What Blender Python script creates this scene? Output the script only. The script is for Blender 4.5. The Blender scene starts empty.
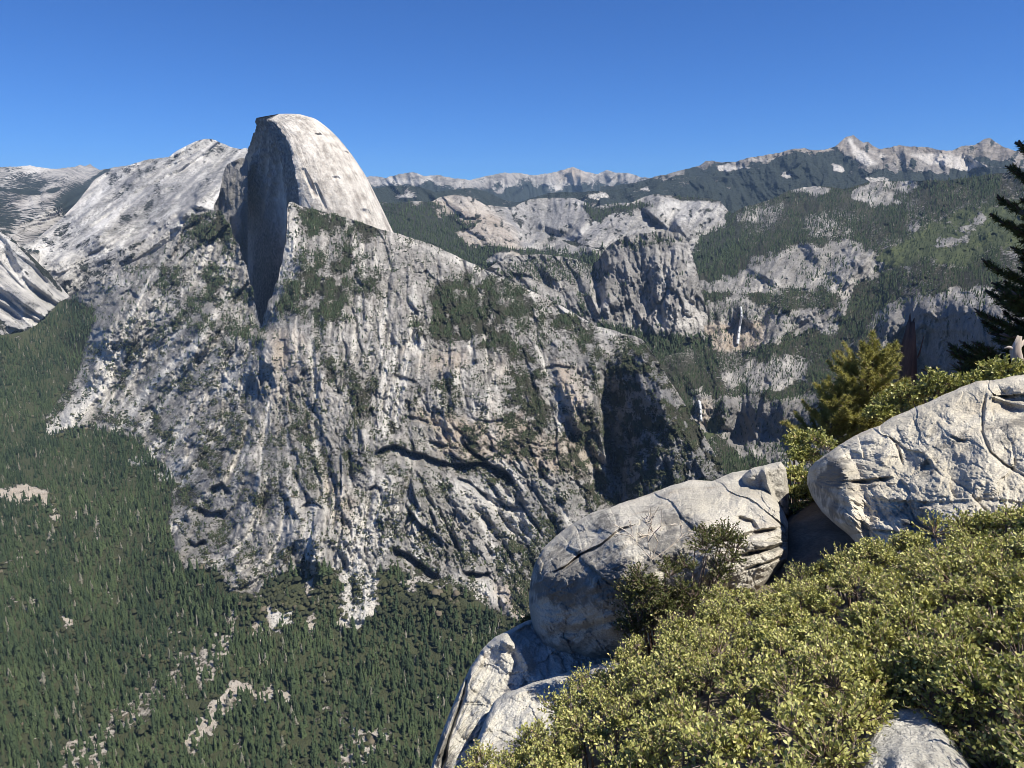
import bpy, math, random
import numpy as np
from mathutils import Vector, Matrix

rng = np.random.default_rng(7)
random.seed(7)
R = math.radians

# ------------------------------------------------------------------ camera
PITCH = R(13.4); F = 705.0
sc = bpy.context.scene
cd = bpy.data.cameras.new("camera"); cam = bpy.data.objects.new("camera", cd)
sc.collection.objects.link(cam); sc.camera = cam
cd.sensor_fit = 'HORIZONTAL'; cd.sensor_width = 36.0; cd.lens = 36.0*F/1024.0
cd.clip_start = 0.05; cd.clip_end = 90000.0
cam.location = (0, 0, 0); cam.rotation_euler = (math.pi/2-PITCH, 0, 0)

# ------------------------------------------------------------------ light
SUN_EL, SUN_AZ = R(58), R(119)          # azimuth clockwise from +Y (view direction)
w = bpy.data.worlds.new("World"); sc.world = w; w.use_nodes = True
nt = w.node_tree; bg = nt.nodes["Background"]; sky = nt.nodes.new("ShaderNodeTexSky")
sky.sky_type = 'NISHITA'; sky.sun_disc = False
sky.sun_elevation = SUN_EL; sky.sun_rotation = SUN_AZ
sky.altitude = 2600; sky.air_density = 1.0; sky.dust_density = 0.25; sky.ozone_density = 2.2
tint = nt.nodes.new("ShaderNodeMix"); tint.data_type = 'RGBA'; tint.blend_type = 'MULTIPLY'; tint.inputs[0].default_value = 1.0
tint.inputs[7].default_value = (.31, .73, 1.38, 1); nt.links.new(sky.outputs[0], tint.inputs[6])   # deep clear high-altitude blue
nt.links.new(tint.outputs[2], bg.inputs[0]); bg.inputs[1].default_value = 0.060
sd = bpy.data.lights.new("sun", 'SUN'); sun = bpy.data.objects.new("sun", sd)
sc.collection.objects.link(sun); sd.energy = 5.0; sd.angle = R(0.5); sd.color = (1.0, 0.935, 0.82)
sdir = Vector((math.sin(SUN_AZ)*math.cos(SUN_EL), math.cos(SUN_AZ)*math.cos(SUN_EL), math.sin(SUN_EL)))
sun.rotation_euler = sdir.to_track_quat('Z', 'Y').to_euler()
sun.location = (30, -10, 60)
sc.view_settings.view_transform = 'Standard'; sc.view_settings.look = 'None'
sc.view_settings.exposure = 0.63; sc.view_settings.gamma = 1.0
sc.view_settings.use_curve_mapping = False
sc.cycles.use_denoising = True; sc.cycles.denoiser = 'OPENIMAGEDENOISE'; sc.cycles.denoising_input_passes = 'RGB_ALBEDO_NORMAL'; sc.cycles.denoising_prefilter = 'ACCURATE'
sc.cycles.pixel_filter_type = 'BLACKMAN_HARRIS'; sc.cycles.filter_width = 0.8
sc.cycles.max_bounces = 4; sc.cycles.diffuse_bounces = 2; sc.cycles.glossy_bounces = 2
sc.cycles.transmission_bounces = 2; sc.cycles.transparent_max_bounces = 6; sc.cycles.volume_bounces = 0
sc.cycles.caustics_reflective = False; sc.cycles.caustics_refractive = False

# ------------------------------------------------------------------ pixels <-> world directions
CP, SP = math.cos(PITCH), math.sin(PITCH)
def pdir(px, py):
    """unit-horizontal direction (x, y, slope) of the sight line; works on arrays"""
    X = np.asarray(px, float)-512; U = 384-np.asarray(py, float)
    Y = F*CP+U*SP; Z = U*CP-F*SP; h = np.sqrt(X*X+Y*Y)
    return X/h, Y/h, Z/h
def P(px, py, D):
    a, b, c = pdir(px, py); D = np.asarray(D, float)
    return np.stack([a*D, b*D, c*D], -1)
def Dz(px, py, z): return z/pdir(px, py)[2]

# ------------------------------------------------------------------ survey maps (1 cell = 1 px of sight angle)
X0, Y0, W, H = -100, 90, 1230, 770
GX, GY = np.meshgrid(np.arange(W)+X0, np.arange(H)+Y0)
GX = GX.astype(np.float32); GY = GY.astype(np.float32)
def samp(m, px, py):
    x = np.clip(np.asarray(px)-X0, 0, W-1.001); y = np.clip(np.asarray(py)-Y0, 0, H-1.001)
    xi = x.astype(int); yi = y.astype(int); fx = x-xi; fy = y-yi
    return (m[yi, xi]*(1-fx)+m[yi, xi+1]*fx)*(1-fy)+(m[yi+1, xi]*(1-fx)+m[yi+1, xi+1]*fx)*fy
def vn(wx, seed, wy=None):
    """smooth value noise -1..1, wavelength in cells"""
    wy = wy or wx
    r = np.random.default_rng(seed); gw = int(W/wx)+4; gh = int(H/wy)+4
    g = r.uniform(-1, 1, (gh, gw)).astype(np.float32)
    ox, oy = r.uniform(0, 1, 2)
    x = np.arange(W)/wx+ox; y = np.arange(H)/wy+oy
    xi = x.astype(int); yi = y.astype(int); fx = x-xi; fy = y-yi
    fx = fx*fx*(3-2*fx); fy = fy*fy*(3-2*fy)
    a = g[yi][:, xi]*(1-fx)+g[yi][:, xi+1]*fx
    b = g[yi+1][:, xi]*(1-fx)+g[yi+1][:, xi+1]*fx
    return (a*(1-fy)[:, None]+b*fy[:, None]).astype(np.float32)
def fbm(w0, n, seed, gain=.5):
    s = 0; a = 1; t = 0
    for i in range(n):
        s = s+a*vn(max(w0/2**i, 1.0), seed+i*17); t += a; a *= gain
    return s/t*1.6
def blur(m, r):
    k = np.exp(-np.linspace(-2, 2, 2*int(r)+1)**2); k /= k.sum(); n = int(r)
    p = np.pad(m, ((0, 0), (n, n)), 'edge'); o = 0
    for i, c in enumerate(k): o = o+c*p[:, i:i+m.shape[1]]
    p = np.pad(o, ((n, n), (0, 0)), 'edge'); o2 = 0
    for i, c in enumerate(k): o2 = o2+c*p[i:i+m.shape[0]]
    return o2.astype(np.float32)
def rbf(pts, step=6):
    """polyharmonic interpolation of values over the map"""
    a = np.array(pts, float); xy = a[:, :2]; v = a[:, 2]
    d = np.hypot(xy[:, None, 0]-xy[None, :, 0], xy[:, None, 1]-xy[None, :, 1])
    A = np.zeros((len(a)+1, len(a)+1)); A[:-1, :-1] = d-np.eye(len(a))*.01; A[-1, :-1] = 1; A[:-1, -1] = 1
    c = np.linalg.solve(A, np.append(v, 0))
    gx = np.arange(X0, X0+W+step, step); gy = np.arange(Y0, Y0+H+step, step)
    QX, QY = np.meshgrid(gx, gy); o = np.full(QX.shape, c[-1])
    for (x, y), k in zip(xy, c[:-1]): o += k*np.hypot(QX-x, QY-y)
    fx = (GX-X0)/step; fy = (GY-Y0)/step; xi = fx.astype(int); yi = fy.astype(int); fx = fx-xi; fy = fy-yi
    return ((o[yi, xi]*(1-fx)+o[yi, xi+1]*fx)*(1-fy)+(o[yi+1, xi]*(1-fx)+o[yi+1, xi+1]*fx)*fy).astype(np.float32)
def seg_dist(QX, QY, pts):
    best = np.full(QX.shape, 1e9, np.float32); side = np.zeros(QX.shape, np.float32); tt = np.zeros(QX.shape, np.float32)
    n = len(pts)-1
    for i in range(n):
        x0, y0 = pts[i][:2]; x1, y1 = pts[i+1][:2]; dx, dy = x1-x0, y1-y0
        t = np.clip(((QX-x0)*dx+(QY-y0)*dy)/(dx*dx+dy*dy+1e-9), 0, 1)
        d = np.hypot(QX-x0-t*dx, QY-y0-t*dy); m = d < best
        best = np.where(m, d, best); side = np.where(m, np.sign((QX-x0)*dy-(QY-y0)*dx), side)
        tt = np.where(m, (i+t)/n, tt)
    return best, side, tt
def win(pts, m):
    xs = [p[0] for p in pts]; ys = [p[1] for p in pts]
    x0 = int(max(0, min(xs)-m-X0)); x1 = int(min(W, max(xs)+m-X0)); y0 = int(max(0, min(ys)-m-Y0)); y1 = int(min(H, max(ys)+m-Y0))
    return slice(y0, max(y1, y0)), slice(x0, max(x1, x0))
def psdf(pts, QX, QY):
    d, _, _ = seg_dist(QX, QY, list(pts)+[pts[0]])
    ins = np.zeros(QX.shape, bool); n = len(pts)
    for i in range(n):
        x0, y0 = pts[i]; x1, y1 = pts[(i+1) % n]
        if y0 == y1: continue
        ins ^= ((y0 > QY) != (y1 > QY)) & (QX < (x1-x0)*(QY-y0)/(y1-y0)+x0)
    return np.where(ins, -d, d)
NZ = {}
def edge_noise(k):
    if k not in NZ: NZ[k] = fbm(k, 4, 900+int(k))
    return NZ[k]
def poly(m, pts, v=1.0, soft=4, rough=8, mode='max', nz=24):
    """raise (or lower) a mask inside a polygon with an uneven edge"""
    s = win(pts, soft+rough*2+4)
    d = psdf(pts, GX[s], GY[s])+edge_noise(nz)[s]*rough+edge_noise(6)[s]*rough*.35
    a = np.clip(.5-d/(2*soft), 0, 1)
    if mode == 'max': m[s] = np.maximum(m[s], a*v)
    elif mode == 'set': m[s] = m[s]*(1-a)+a*v
    elif mode == 'add': m[s] += a*v
def line(m, pts, wd, v=1.0, rough=2, mode='max', taper=True, nz=12):
    s = win(pts, wd*3+rough*2+4)
    d, _, t = seg_dist(GX[s], GY[s], pts); d = d+edge_noise(nz)[s]*rough
    ww = wd*(np.abs(np.sin(np.clip(t, 0, 1)*math.pi))**.4*.8+.2 if taper else 1)
    a = np.clip(1.3-d/ww, 0, 1)
    if mode == 'max': m[s] = np.maximum(m[s], a*v)
    elif mode == 'set': m[s] = m[s]*(1-a)+a*v
    else: m[s] += a*v
def cliff(dm, pts, wl, wr, amp, rough=3):
    """rib (amp>0, towards the viewer) or gully: different widths on the two sides of the line, metres"""
    s = win(pts, max(wl, wr)+8)
    d, sd_, t = seg_dist(GX[s], GY[s], pts); d = np.maximum(d+edge_noise(12)[s]*rough*(d > 1), 0)
    ww = np.where(sd_ > 0, wr, wl); a = np.clip(1-d/ww, 0, 1); a = a*a*(3-2*a)
    dm[s] -= a*amp*np.minimum(1, np.minimum(t, 1-t)*6+.15)
def curve(pts, xs):
    a = np.array(pts, float); return np.interp(xs, a[:, 0], a[:, 1])
def flow(pts):
    """direction field from (x, y, degrees; 0 = straight down, + = down to the right)"""
    c = rbf([(x, y, math.cos(2*R(a))) for x, y, a in pts], 12); s = rbf([(x, y, math.sin(2*R(a))) for x, y, a in pts], 12)
    th = .5*np.arctan2(s, c); return np.sin(th), np.cos(th)
def lic(src, fl, L, step=1.5):
    step = max(step, L/36)
    dx, dy = fl; n = max(int(L/step/2), 1); acc = src.copy(); cnt = 1
    for sg in (-1, 1):
        x = GX.copy(); y = GY.copy()
        for i in range(n):
            xi = np.clip((x-X0+.5).astype(int), 0, W-1); yi = np.clip((y-Y0+.5).astype(int), 0, H-1)
            x = x+sg*step*dx[yi, xi]; y = y+sg*step*dy[yi, xi]
            acc = acc+samp(src, x, y); cnt += 1
    acc = acc/cnt; return (acc/(acc.std()+1e-6)*.5).astype(np.float32)

def shards(scale, fl, seed, aspect=2.6):
    '''fractured rock: tilted angular facets lying along the grain, with open joints between them'''
    r = np.random.default_rng(seed); gh, gw = int(H/scale)+6, int(W/scale)+6
    sx = (np.arange(gw)[None]-2+r.uniform(.05, .95, (gh, gw)))*scale; sy = (np.arange(gh)[:, None]-2+r.uniform(.05, .95, (gh, gw)))*scale
    xi = np.clip(sx.astype(int), 0, W-1); yi = np.clip(sy.astype(int), 0, H-1); dx, dy = fl; ux, uy = dx[yi, xi], dy[yi, xi]
    ta, tb, c, k = r.normal(0, .35, (gh, gw)), r.normal(0, .8, (gh, gw)), r.uniform(-.7, .7, (gh, gw)), r.uniform(-1, 1, (gh, gw))
    T = [q.astype(np.float32) for q in (sx, sy, ux, uy, ta, tb, c, k)]
    wob = scale*.16; px = (GX-X0)+fbm(max(scale*.7, 2), 3, seed+3)*wob; py = (GY-Y0)+fbm(max(scale*.7, 2), 3, seed+4)*wob
    cx = ((GX-X0)/scale).astype(int)+2; cy = ((GY-Y0)/scale).astype(int)+2
    f1 = np.full((H, W), 1e9, np.float32); f2 = f1.copy(); hh = np.zeros((H, W), np.float32); kk = hh.copy()
    for j in (-2, -1, 0, 1, 2):
        for i in (-2, -1, 0, 1, 2):
            a = np.clip(cy+j, 0, gh-1); b = np.clip(cx+i, 0, gw-1); rx = px-T[0][a, b]; ry = py-T[1][a, b]; u, v = T[2][a, b], T[3][a, b]
            al = (rx*u+ry*v)/aspect; ac = rx*v-ry*u; d = (al*al*1.6+ac*ac*1.6); m = d < f1
            f2 = np.where(m, f1, np.minimum(f2, d)); h = T[6][a, b]+(T[4][a, b]*al+T[5][a, b]*ac)*1.6/scale
            hh = np.where(m, h, hh); kk = np.where(m, T[7][a, b], kk); f1 = np.where(m, d, f1)
    joint = np.clip(1-(np.sqrt(f2)-np.sqrt(f1))/np.maximum(scale*.12, 1.1), 0, 1)
    return hh, joint.astype(np.float32), kk
def fracture(dm, fl, amp, seed, scales, aspect=2.6):
    o = 0; t = 0; jj = 0
    for i, (s, a) in enumerate(scales):
        h, j, k = shards(s, fl, seed+i*7, aspect); o = o+(h-j*.55)*s*a; t = t+k*a; jj = np.maximum(jj, j*min(1, .5+a))
    return dm-o*amp*MPX(dm), t/sum(a for _, a in scales), jj

# ------------------------------------------------------------------ object helpers
col = sc.collection
def tag(o, label=None, cat=None, group=None, kind=None):
    if label: o["label"] = label
    if cat: o["category"] = cat
    if group: o["group"] = group
    if kind: o["kind"] = kind
    return o
def build(name, v, faces, mat, parent=None, attrs=None, smooth=True, loc=None):
    """faces: an (n,k) array or a list of such arrays"""
    if not isinstance(faces, list): faces = [faces]
    faces = [np.asarray(f, np.int32) for f in faces if len(f)]
    me = bpy.data.meshes.new(name); v = np.asarray(v, np.float32)
    me.vertices.add(len(v)); me.vertices.foreach_set("co", v.ravel())
    nl = sum(f.size for f in faces); nf = sum(len(f) for f in faces)
    me.loops.add(nl); me.loops.foreach_set("vertex_index", np.concatenate([f.ravel() for f in faces]))
    me.polygons.add(nf); tot = np.concatenate([np.full(len(f), f.shape[1], np.int32) for f in faces])
    me.polygons.foreach_set("loop_start", np.concatenate([[0], np.cumsum(tot)[:-1]]).astype(np.int32))
    try: me.polygons.foreach_set("loop_total", tot)
    except Exception: pass
    if smooth: me.polygons.foreach_set("use_smooth", np.ones(nf, bool))
    for k, a in (attrs or {}).items():
        at = me.attributes.new(k, 'FLOAT_COLOR', 'POINT'); at.data.foreach_set("color", np.asarray(a, np.float32).ravel())
    me.update(calc_edges=True); me.validate()
    if mat: me.materials.append(mat)
    o = bpy.data.objects.new(name, me); col.objects.link(o)
    if parent: o.parent = parent
    if loc is not None: o.location = loc
    return o
def empty(name, loc=(0, 0, 0)):
    o = bpy.data.objects.new(name, None); o.location = loc; col.objects.link(o); return o
def gridf(r, c, wrap=False):
    i = np.arange(r-1)[:, None]; j = np.arange(c if wrap else c-1)[None]
    a = i*c+j; b = i*c+(j+1) % c; q = np.stack([a, b, b+c, a+c], -1); return q.reshape(-1, 4)

# ------------------------------------------------------------------ materials
def new_mat(name):
    m = bpy.data.materials.new(name); m.use_nodes = True; n = m.node_tree.nodes
    return m, m.node_tree, n["Principled BSDF"]
def N(t, kind, **kw):
    n = t.nodes.new("ShaderNode"+kind)
    for k, v in kw.items():
        if k in ('operation', 'data_type', 'blend_type', 'noise_dimensions', 'feature', 'attribute_name', 'clamp', 'vector_type', 'distance'):
            setattr(n, k, v)
        else: n.inputs[k].default_value = v
    return n
def mixc(t, fac, a, b, blend='MIX'):
    n = t.nodes.new("ShaderNodeMix"); n.data_type = 'RGBA'; n.blend_type = blend
    for i, v in ((0, fac), (6, a), (7, b)):
        if hasattr(v, 'links') or hasattr(v, 'is_output'): t.links.new(v, n.inputs[i])
        else: n.inputs[i].default_value = v if i == 0 else (*v, 1)
    return n.outputs[2]
def mth(t, op, a, b=0.0, c=None, clamp=False):
    n = t.nodes.new("ShaderNodeMath"); n.operation = op; n.use_clamp = clamp
    for i, v in enumerate((a, b) if c is None else (a, b, c)):
        if hasattr(v, 'is_output'): t.links.new(v, n.inputs[i])
        else: n.inputs[i].default_value = v
    return n.outputs[0]
def ramp(t, fac, stops):
    n = t.nodes.new("ShaderNodeValToRGB"); t.links.new(fac, n.inputs[0]); e = n.color_ramp.elements
    while len(e) < len(stops): e.new(.5)
    for el, (p, c) in zip(e, stops): el.position = p; el.color = (*c, 1) if hasattr(c, '__len__') else (c, c, c, 1)
    return n.outputs[0]
def noise(t, co, scale, detail=4, rough=.6, dim='3D'):
    n = N(t, "TexNoise"); n.inputs["Scale"].default_value = scale; n.inputs["Detail"].default_value = detail
    n.inputs["Roughness"].default_value = rough; t.links.new(co, n.inputs["Vector"]); return n.outputs[0]

def terrain_mat(name, sc_m, base=(.36, .345, .325), bright=(.58, .56, .53), dark=(.17, .165, .165), warm=(.40, .32, .24),
                veg=(.040, .040, .027), bump=1.0, far=False, speck=.75):
    """sc_m: size in metres of the finest mottling"""
    m, t, b = new_mat(name)
    co = N(t, "TexCoord").outputs["Object"]
    at = N(t, "Attribute", attribute_name="cov"); sep = N(t, "SeparateColor"); t.links.new(at.outputs["Color"], sep.inputs[0])
    ax = N(t, "Attribute", attribute_name="tone"); sx = N(t, "SeparateColor"); t.links.new(ax.outputs["Color"], sx.inputs[0])
    n1 = noise(t, co, 1/(sc_m*9), 6, .65); n2 = noise(t, co, 1/(sc_m*2.2), 4, .6); n3 = noise(t, co, 1/(sc_m*40), 4, .6)
    rock = mixc(t, ramp(t, n1, [(.38, 0), (.62, 1)]), tuple(c*.55 for c in base), tuple(min(c*1.25, 1) for c in base))
    rock = mixc(t, mth(t, 'MULTIPLY', ramp(t, n3, [(.45, 0), (.7, 1)]), .35), rock, tuple(c*.8+w_*.2 for c, w_ in zip(base, warm)))
    # streak tone carried by the surface: 0.5 neutral
    tone = mth(t, 'MULTIPLY_ADD', sx.outputs[0], 1.7, .15)
    g = N(t, "CombineColor"); [t.links.new(tone, g.inputs[i]) for i in range(3)]
    rock = mixc(t, 1.0, rock, g.outputs[0], 'MULTIPLY')
    f2 = ramp(t, n2, [(.35, 0), (.65, 1)])
    def soft(att, k=.6):   # break a mask up with mottling
        return mth(t, 'SMOOTH_MIN', mth(t, 'MULTIPLY_ADD', mth(t, 'SUBTRACT', n2, .5), k*1.6, mth(t, 'MULTIPLY', att, 1.0)), 1.0, .05, clamp=True)
    rock = mixc(t, mth(t, 'MULTIPLY', mth(t, 'MULTIPLY', sep.outputs[1], 1.0), mth(t, 'MULTIPLY_ADD', f2, .5, .6), clamp=True), rock, bright)
    rock = mixc(t, mth(t, 'MULTIPLY', sep.outputs[2], mth(t, 'MULTIPLY_ADD', f2, .5, .55), clamp=True), rock, dark)
    rock = mixc(t, mth(t, 'MULTIPLY', sx.outputs[1], mth(t, 'MULTIPLY_ADD', f2, .6, .4), clamp=True), rock, warm)
    vn_ = mth(t, 'MULTIPLY', mth(t, 'SUBTRACT', mth(t, 'ADD', sep.outputs[0], mth(t, 'MULTIPLY', mth(t, 'SUBTRACT', n2, .5), 1.9)), .42), 4.5, clamp=True)
    vn_ = mth(t, 'MULTIPLY', vn_, mth(t, 'MULTIPLY', sep.outputs[0], 8.0, clamp=True))
    vcol = mixc(t, n1, tuple(c*.7 for c in veg), tuple(c*1.35 for c in veg))
    vcol = mixc(t, mth(t, 'MULTIPLY', sx.outputs[2], 1.0), vcol, (.075, .092, .042))
    n4 = noise(t, co, 1/(sc_m*1.25), 3, .7); n5 = noise(t, co, 1/(sc_m*22), 4, .6)
    spk = mth(t, 'MULTIPLY', mth(t, 'SUBTRACT', mth(t, 'ADD', n4, mth(t, 'MULTIPLY', mth(t, 'SUBTRACT', n5, .5), .55)), .56), 9.0, clamp=True)
    rock = mixc(t, mth(t, 'MULTIPLY', spk, speck), rock, (.095, .095, .075))      # scattered shrubs and crevice moss
    c = mixc(t, vn_, rock, vcol)
    t.links.new(c, b.inputs["Base Color"]); b.inputs["Roughness"].default_value = .95
    b.inputs["Specular IOR Level"].default_value = .15
    bp = N(t, "Bump"); bp.inputs["Strength"].default_value = min(.95*bump, 1); bp.inputs["Distance"].default_value = sc_m*2.2
    hh = mth(t, 'ADD', noise(t, co, 1/(sc_m*3), 5, .7), mth(t, 'MULTIPLY', vn_, .8 if not far else .4))
    t.links.new(hh, bp.inputs["Height"]); t.links.new(bp.outputs[0], b.inputs["Normal"])
    return m

def leaf_mat(name, c0, c1, c2=None, trans=.25, rough=.5, spec=.4):
    m, t, b = new_mat(name)
    at = N(t, "Attribute", attribute_name="var"); s = N(t, "SeparateColor"); t.links.new(at.outputs["Color"], s.inputs[0])
    c = mixc(t, s.outputs[0], c0, c1)
    if c2: c = mixc(t, s.outputs[1], c, c2)
    t.links.new(c, b.inputs["Base Color"]); b.inputs["Roughness"].default_value = rough; b.inputs["Specular IOR Level"].default_value = spec
    if trans:
        tr = N(t, "BsdfTranslucent"); t.links.new(mixc(t, 1.0, c, (1.0, 1.0, .55), 'MULTIPLY'), tr.inputs[0])
        mx = N(t, "MixShader"); mx.inputs[0].default_value = trans; out = t.nodes["Material Output"]
        t.links.new(b.outputs[0], mx.inputs[1]); t.links.new(tr.outputs[0], mx.inputs[2]); t.links.new(mx.outputs[0], out.inputs[0])
    return m
def bark_mat(name, c0, c1, sc_=6):
    m, t, b = new_mat(name); co = N(t, "TexCoord").outputs["Object"]
    mp = N(t, "Mapping"); mp.inputs["Scale"].default_value = (1, 1, .15); t.links.new(co, mp.inputs[0])
    n = noise(t, mp.outputs[0], sc_, 5, .7)
    t.links.new(mixc(t, ramp(t, n, [(.35, 0), (.65, 1)]), c0, c1), b.inputs["Base Color"]); b.inputs["Roughness"].default_value = .9
    bp = N(t, "Bump"); bp.inputs["Strength"].default_value = .7; bp.inputs["Distance"].default_value = .02
    t.links.new(n, bp.inputs["Height"]); t.links.new(bp.outputs[0], b.inputs["Normal"]); return m

# ------------------------------------------------------------------ terrain sheets
def sheet(name, top, bottom, dmap, cov, tone, mat, step=1.0, rough_top=1.2, back=(.01, .03, .08), back_drop=.35, x0=None, x1=None, seed=0, ystep=None, smooth=False):
    """terrain surface between two survey lines, at its true distances, falling away behind its crest"""
    x0 = top[0][0] if x0 is None else x0; x1 = top[-1][0] if x1 is None else x1
    xs = np.arange(x0, x1+step, step); yt = curve(top, xs); yb = curve(bottom, xs)
    r = np.random.default_rng(seed); k = len(xs)
    jag = 0
    for wl, a in ((40, .5), (14, .5), (5, .35), (2, .25)):
        g = r.uniform(-1, 1, int(k*step/wl)+4); jag = jag+a*np.interp(np.arange(k)*step/wl, np.arange(len(g)), g)
    yt = yt+jag*rough_top
    ys = np.arange(yt.min(), yb.max()+step*1.5, step); n = len(ys); YY = np.clip(ys[:, None], yt[None], yb[None]); XX = np.repeat(xs[None], n, 0)
    live = (ys[1:, None] > yt[None]) & (ys[:-1, None] < yb[None]); live = live[:, 1:] | live[:, :-1]
    Dm = samp(dmap, XX, YY); v = P(XX, YY, Dm)
    c = np.stack([samp(cov[i], XX, YY) for i in range(3)]+[np.ones_like(XX)], -1)
    q = np.stack([samp(tone[i], XX, YY) for i in range(3)]+[np.ones_like(XX)], -1)
    rows = []
    for f in reversed(back):
        vb = v[0].copy(); s = 1+f; vb[:, :2] *= s; vb[:, 2] = v[0][:, 2]-np.abs(Dm[0])*f*back_drop; rows.append(vb)
    v = np.concatenate([np.array(rows), v]) if rows else v
    nb = len(rows); c = np.concatenate([np.repeat(c[:1], nb, 0), c]); q = np.concatenate([np.repeat(q[:1], nb, 0), q])
    fc = gridf(n+nb, k); fc = fc[np.concatenate([np.ones((nb, k-1), bool), live]).ravel()]
    o = build(name, v.reshape(-1, 3), fc, mat, attrs={"cov": c.reshape(-1, 4), "tone": q.reshape(-1, 4)}, smooth=smooth)
    tag(o, kind="structure"); return o
def Z(): return np.zeros((H, W), np.float32)
def dmap_from(ctrl, soft=3):
    return np.exp(blur(rbf([(x, y, math.log(d)) for x, y, d in ctrl]), soft))
def z_at(x, y, z): return (x, y, float(Dz(x, y, z)))
def ridged(n): return 1-2*np.abs(n)
MPX = lambda d: d/F     # metres per px at distance
def rough_d(dm, fl, amp, seed, scales=((50, .4), (24, .30), (11, .42), (5.5, .66), (2.8, .95), (1.6, .9)), stretch=5):
    """fluting and fracture relief, in metres"""
    o = 0; tone = 0
    for i, (s, a) in enumerate(scales):
        n = lic(fbm(s, 2, seed+i*31), fl, s*stretch) if stretch > 1 else fbm(s, 2, seed+i*31)
        n = np.clip(n, -1.8, 1.8)
        if i % 2: h = .9-1.7*np.abs(n)                       # sharp crests
        else:
            q = n*2.6; k = np.floor(q); f = q-k; f = np.clip((f-.5)*3.2+.5, 0, 1); h = (k+f*f*(3-2*f))/2.6   # broken steps
        o = o-np.clip(h, -1.5, 1.2)*s*a*.5
        if i >= 1: tone = tone+n*a
    return dm+o*amp*MPX(dm), tone/1.6

# forest trees -----------------------------------------------------
def cone_tree(tiers, sides, seed, slim=.17, trunk=False):
    r = np.random.default_rng(seed); v = []; f = []
    for k in range(tiers):
        t = k/tiers; zb = .06+.90*t; zt = min(zb+1.9/tiers*.62+.04, 1.0) if k < tiers-1 else 1.0
        rad = slim*(1-t)**.85+.018; b = len(v); off = r.uniform(0, 6.28)
        cx, cy = r.normal(0, .012, 2)
        v.append((cx*.3, cy*.3, zt))
        for j in range(sides):
            a = off+6.283*j/sides+r.normal(0, .12); rr = rad*(r.uniform(.72, 1.25) if j % 2 else r.uniform(.45, .9))
            v.append((cx+rr*math.cos(a), cy+rr*math.sin(a), zb-r.uniform(-.015, .035)))
        for j in range(sides): f.append((b, b+1+j, b+1+(j+1) % sides))
    return np.array(v), np.array(f)
def lump_tree(seed, k=3, sides=6):
    r = np.random.default_rng(seed); v = []; f = []
    for q in range(k):
        c = np.array([r.normal(0, .2), r.normal(0, .2), .45+r.uniform(-.1, .15)]); rad = r.uniform(.28, .42); b = len(v)
        v.append(c+[0, 0, rad*1.05])
        for ph, n in ((.9, sides), (1.7, sides)):
            for j in range(n):
                a = 6.283*(j+r.uniform(0, .5))/n; rr = rad*r.uniform(.75, 1.2)
                v.append(c+[rr*math.sin(ph)*math.cos(a), rr*math.sin(ph)*math.sin(a), rr*math.cos(ph)])
        for j in range(sides):
            j2 = (j+1) % sides; f += [(b, b+1+j, b+1+j2), (b+1+j, b+1+sides+j, b+1+sides+j2), (b+1+j, b+1+sides+j2, b+1+j2)]
    return np.array(v), np.array(f)
def scatter_mesh(name, mat, pos, ht, wd, templates, var, seed=1):
    r = np.random.default_rng(seed); V = []; Fc = []; A = []; base = 0; which = r.integers(0, len(templates), len(pos))
    for k, (tv, tf) in enumerate(templates):
        m = which == k; n = m.sum()
        if not n: continue
        a = r.uniform(0, 6.283, n); ca, sa = np.cos(a), np.sin(a)
        x = tv[None, :, 0]*wd[m][:, None]; y = tv[None, :, 1]*wd[m][:, None]; z = tv[None, :, 2]*ht[m][:, None]
        v = np.stack([x*ca[:, None]-y*sa[:, None], x*sa[:, None]+y*ca[:, None], z], -1)+pos[m][:, None]
        V.append(v.reshape(-1, 3)); Fc.append((tf[None]+(np.arange(n)*len(tv))[:, None, None]+base).reshape(-1, 3)); base += n*len(tv)
        A.append(np.repeat(var[m], len(tv), 0))
    return build(name, np.concatenate(V), np.concatenate(Fc), mat, attrs={"var": np.concatenate(A)}, smooth=False)
def scatter_points(dens, dm, n, seed, y_lim=None, top=None):
    """n random sight lines weighted by a density map"""
    r = np.random.default_rng(seed); p = dens.astype(np.float64).copy()
    if top is not None: p[GY < curve(top, GX[0])[None]+1.0] = 0
    p[(GX < -60) | (GX > 1090)] = 0
    p = p.ravel(); p /= p.sum(); idx = r.choice(len(p), n, p=p)
    x = GX.ravel()[idx]+r.uniform(-.5, .5, n); y = GY.ravel()[idx]+r.uniform(-.5, .5, n)
    D = samp(dm, x, y); return x, y, D, P(x, y, D)
CONES3 = [cone_tree(3, 5, s, .15) for s in range(4)]
CONES5 = [cone_tree(6, 7, 20+s, .145) for s in range(6)]
LUMPS = [lump_tree(40+s) for s in range(5)]
M_CONIF = leaf_mat("conifer needles", (.022, .036, .020), (.060, .082, .036), (.17, .16, .13), trans=.0, rough=.8, spec=.15)
M_BRUSH = leaf_mat("brush and oak leaves", (.026, .032, .019), (.064, .066, .034), (.13, .11, .08), trans=.0, rough=.8, spec=.15)
def var_of(n, seed, dead=.02, bias=0.0):
    r = np.random.default_rng(seed); a = np.clip(r.beta(1.6, 2.2, n)+bias, 0, 1); d = (r.uniform(0, 1, n) < dead)*r.uniform(.5, 1, n)
    return np.stack([a, d, a*0, a*0+1], -1)
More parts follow.
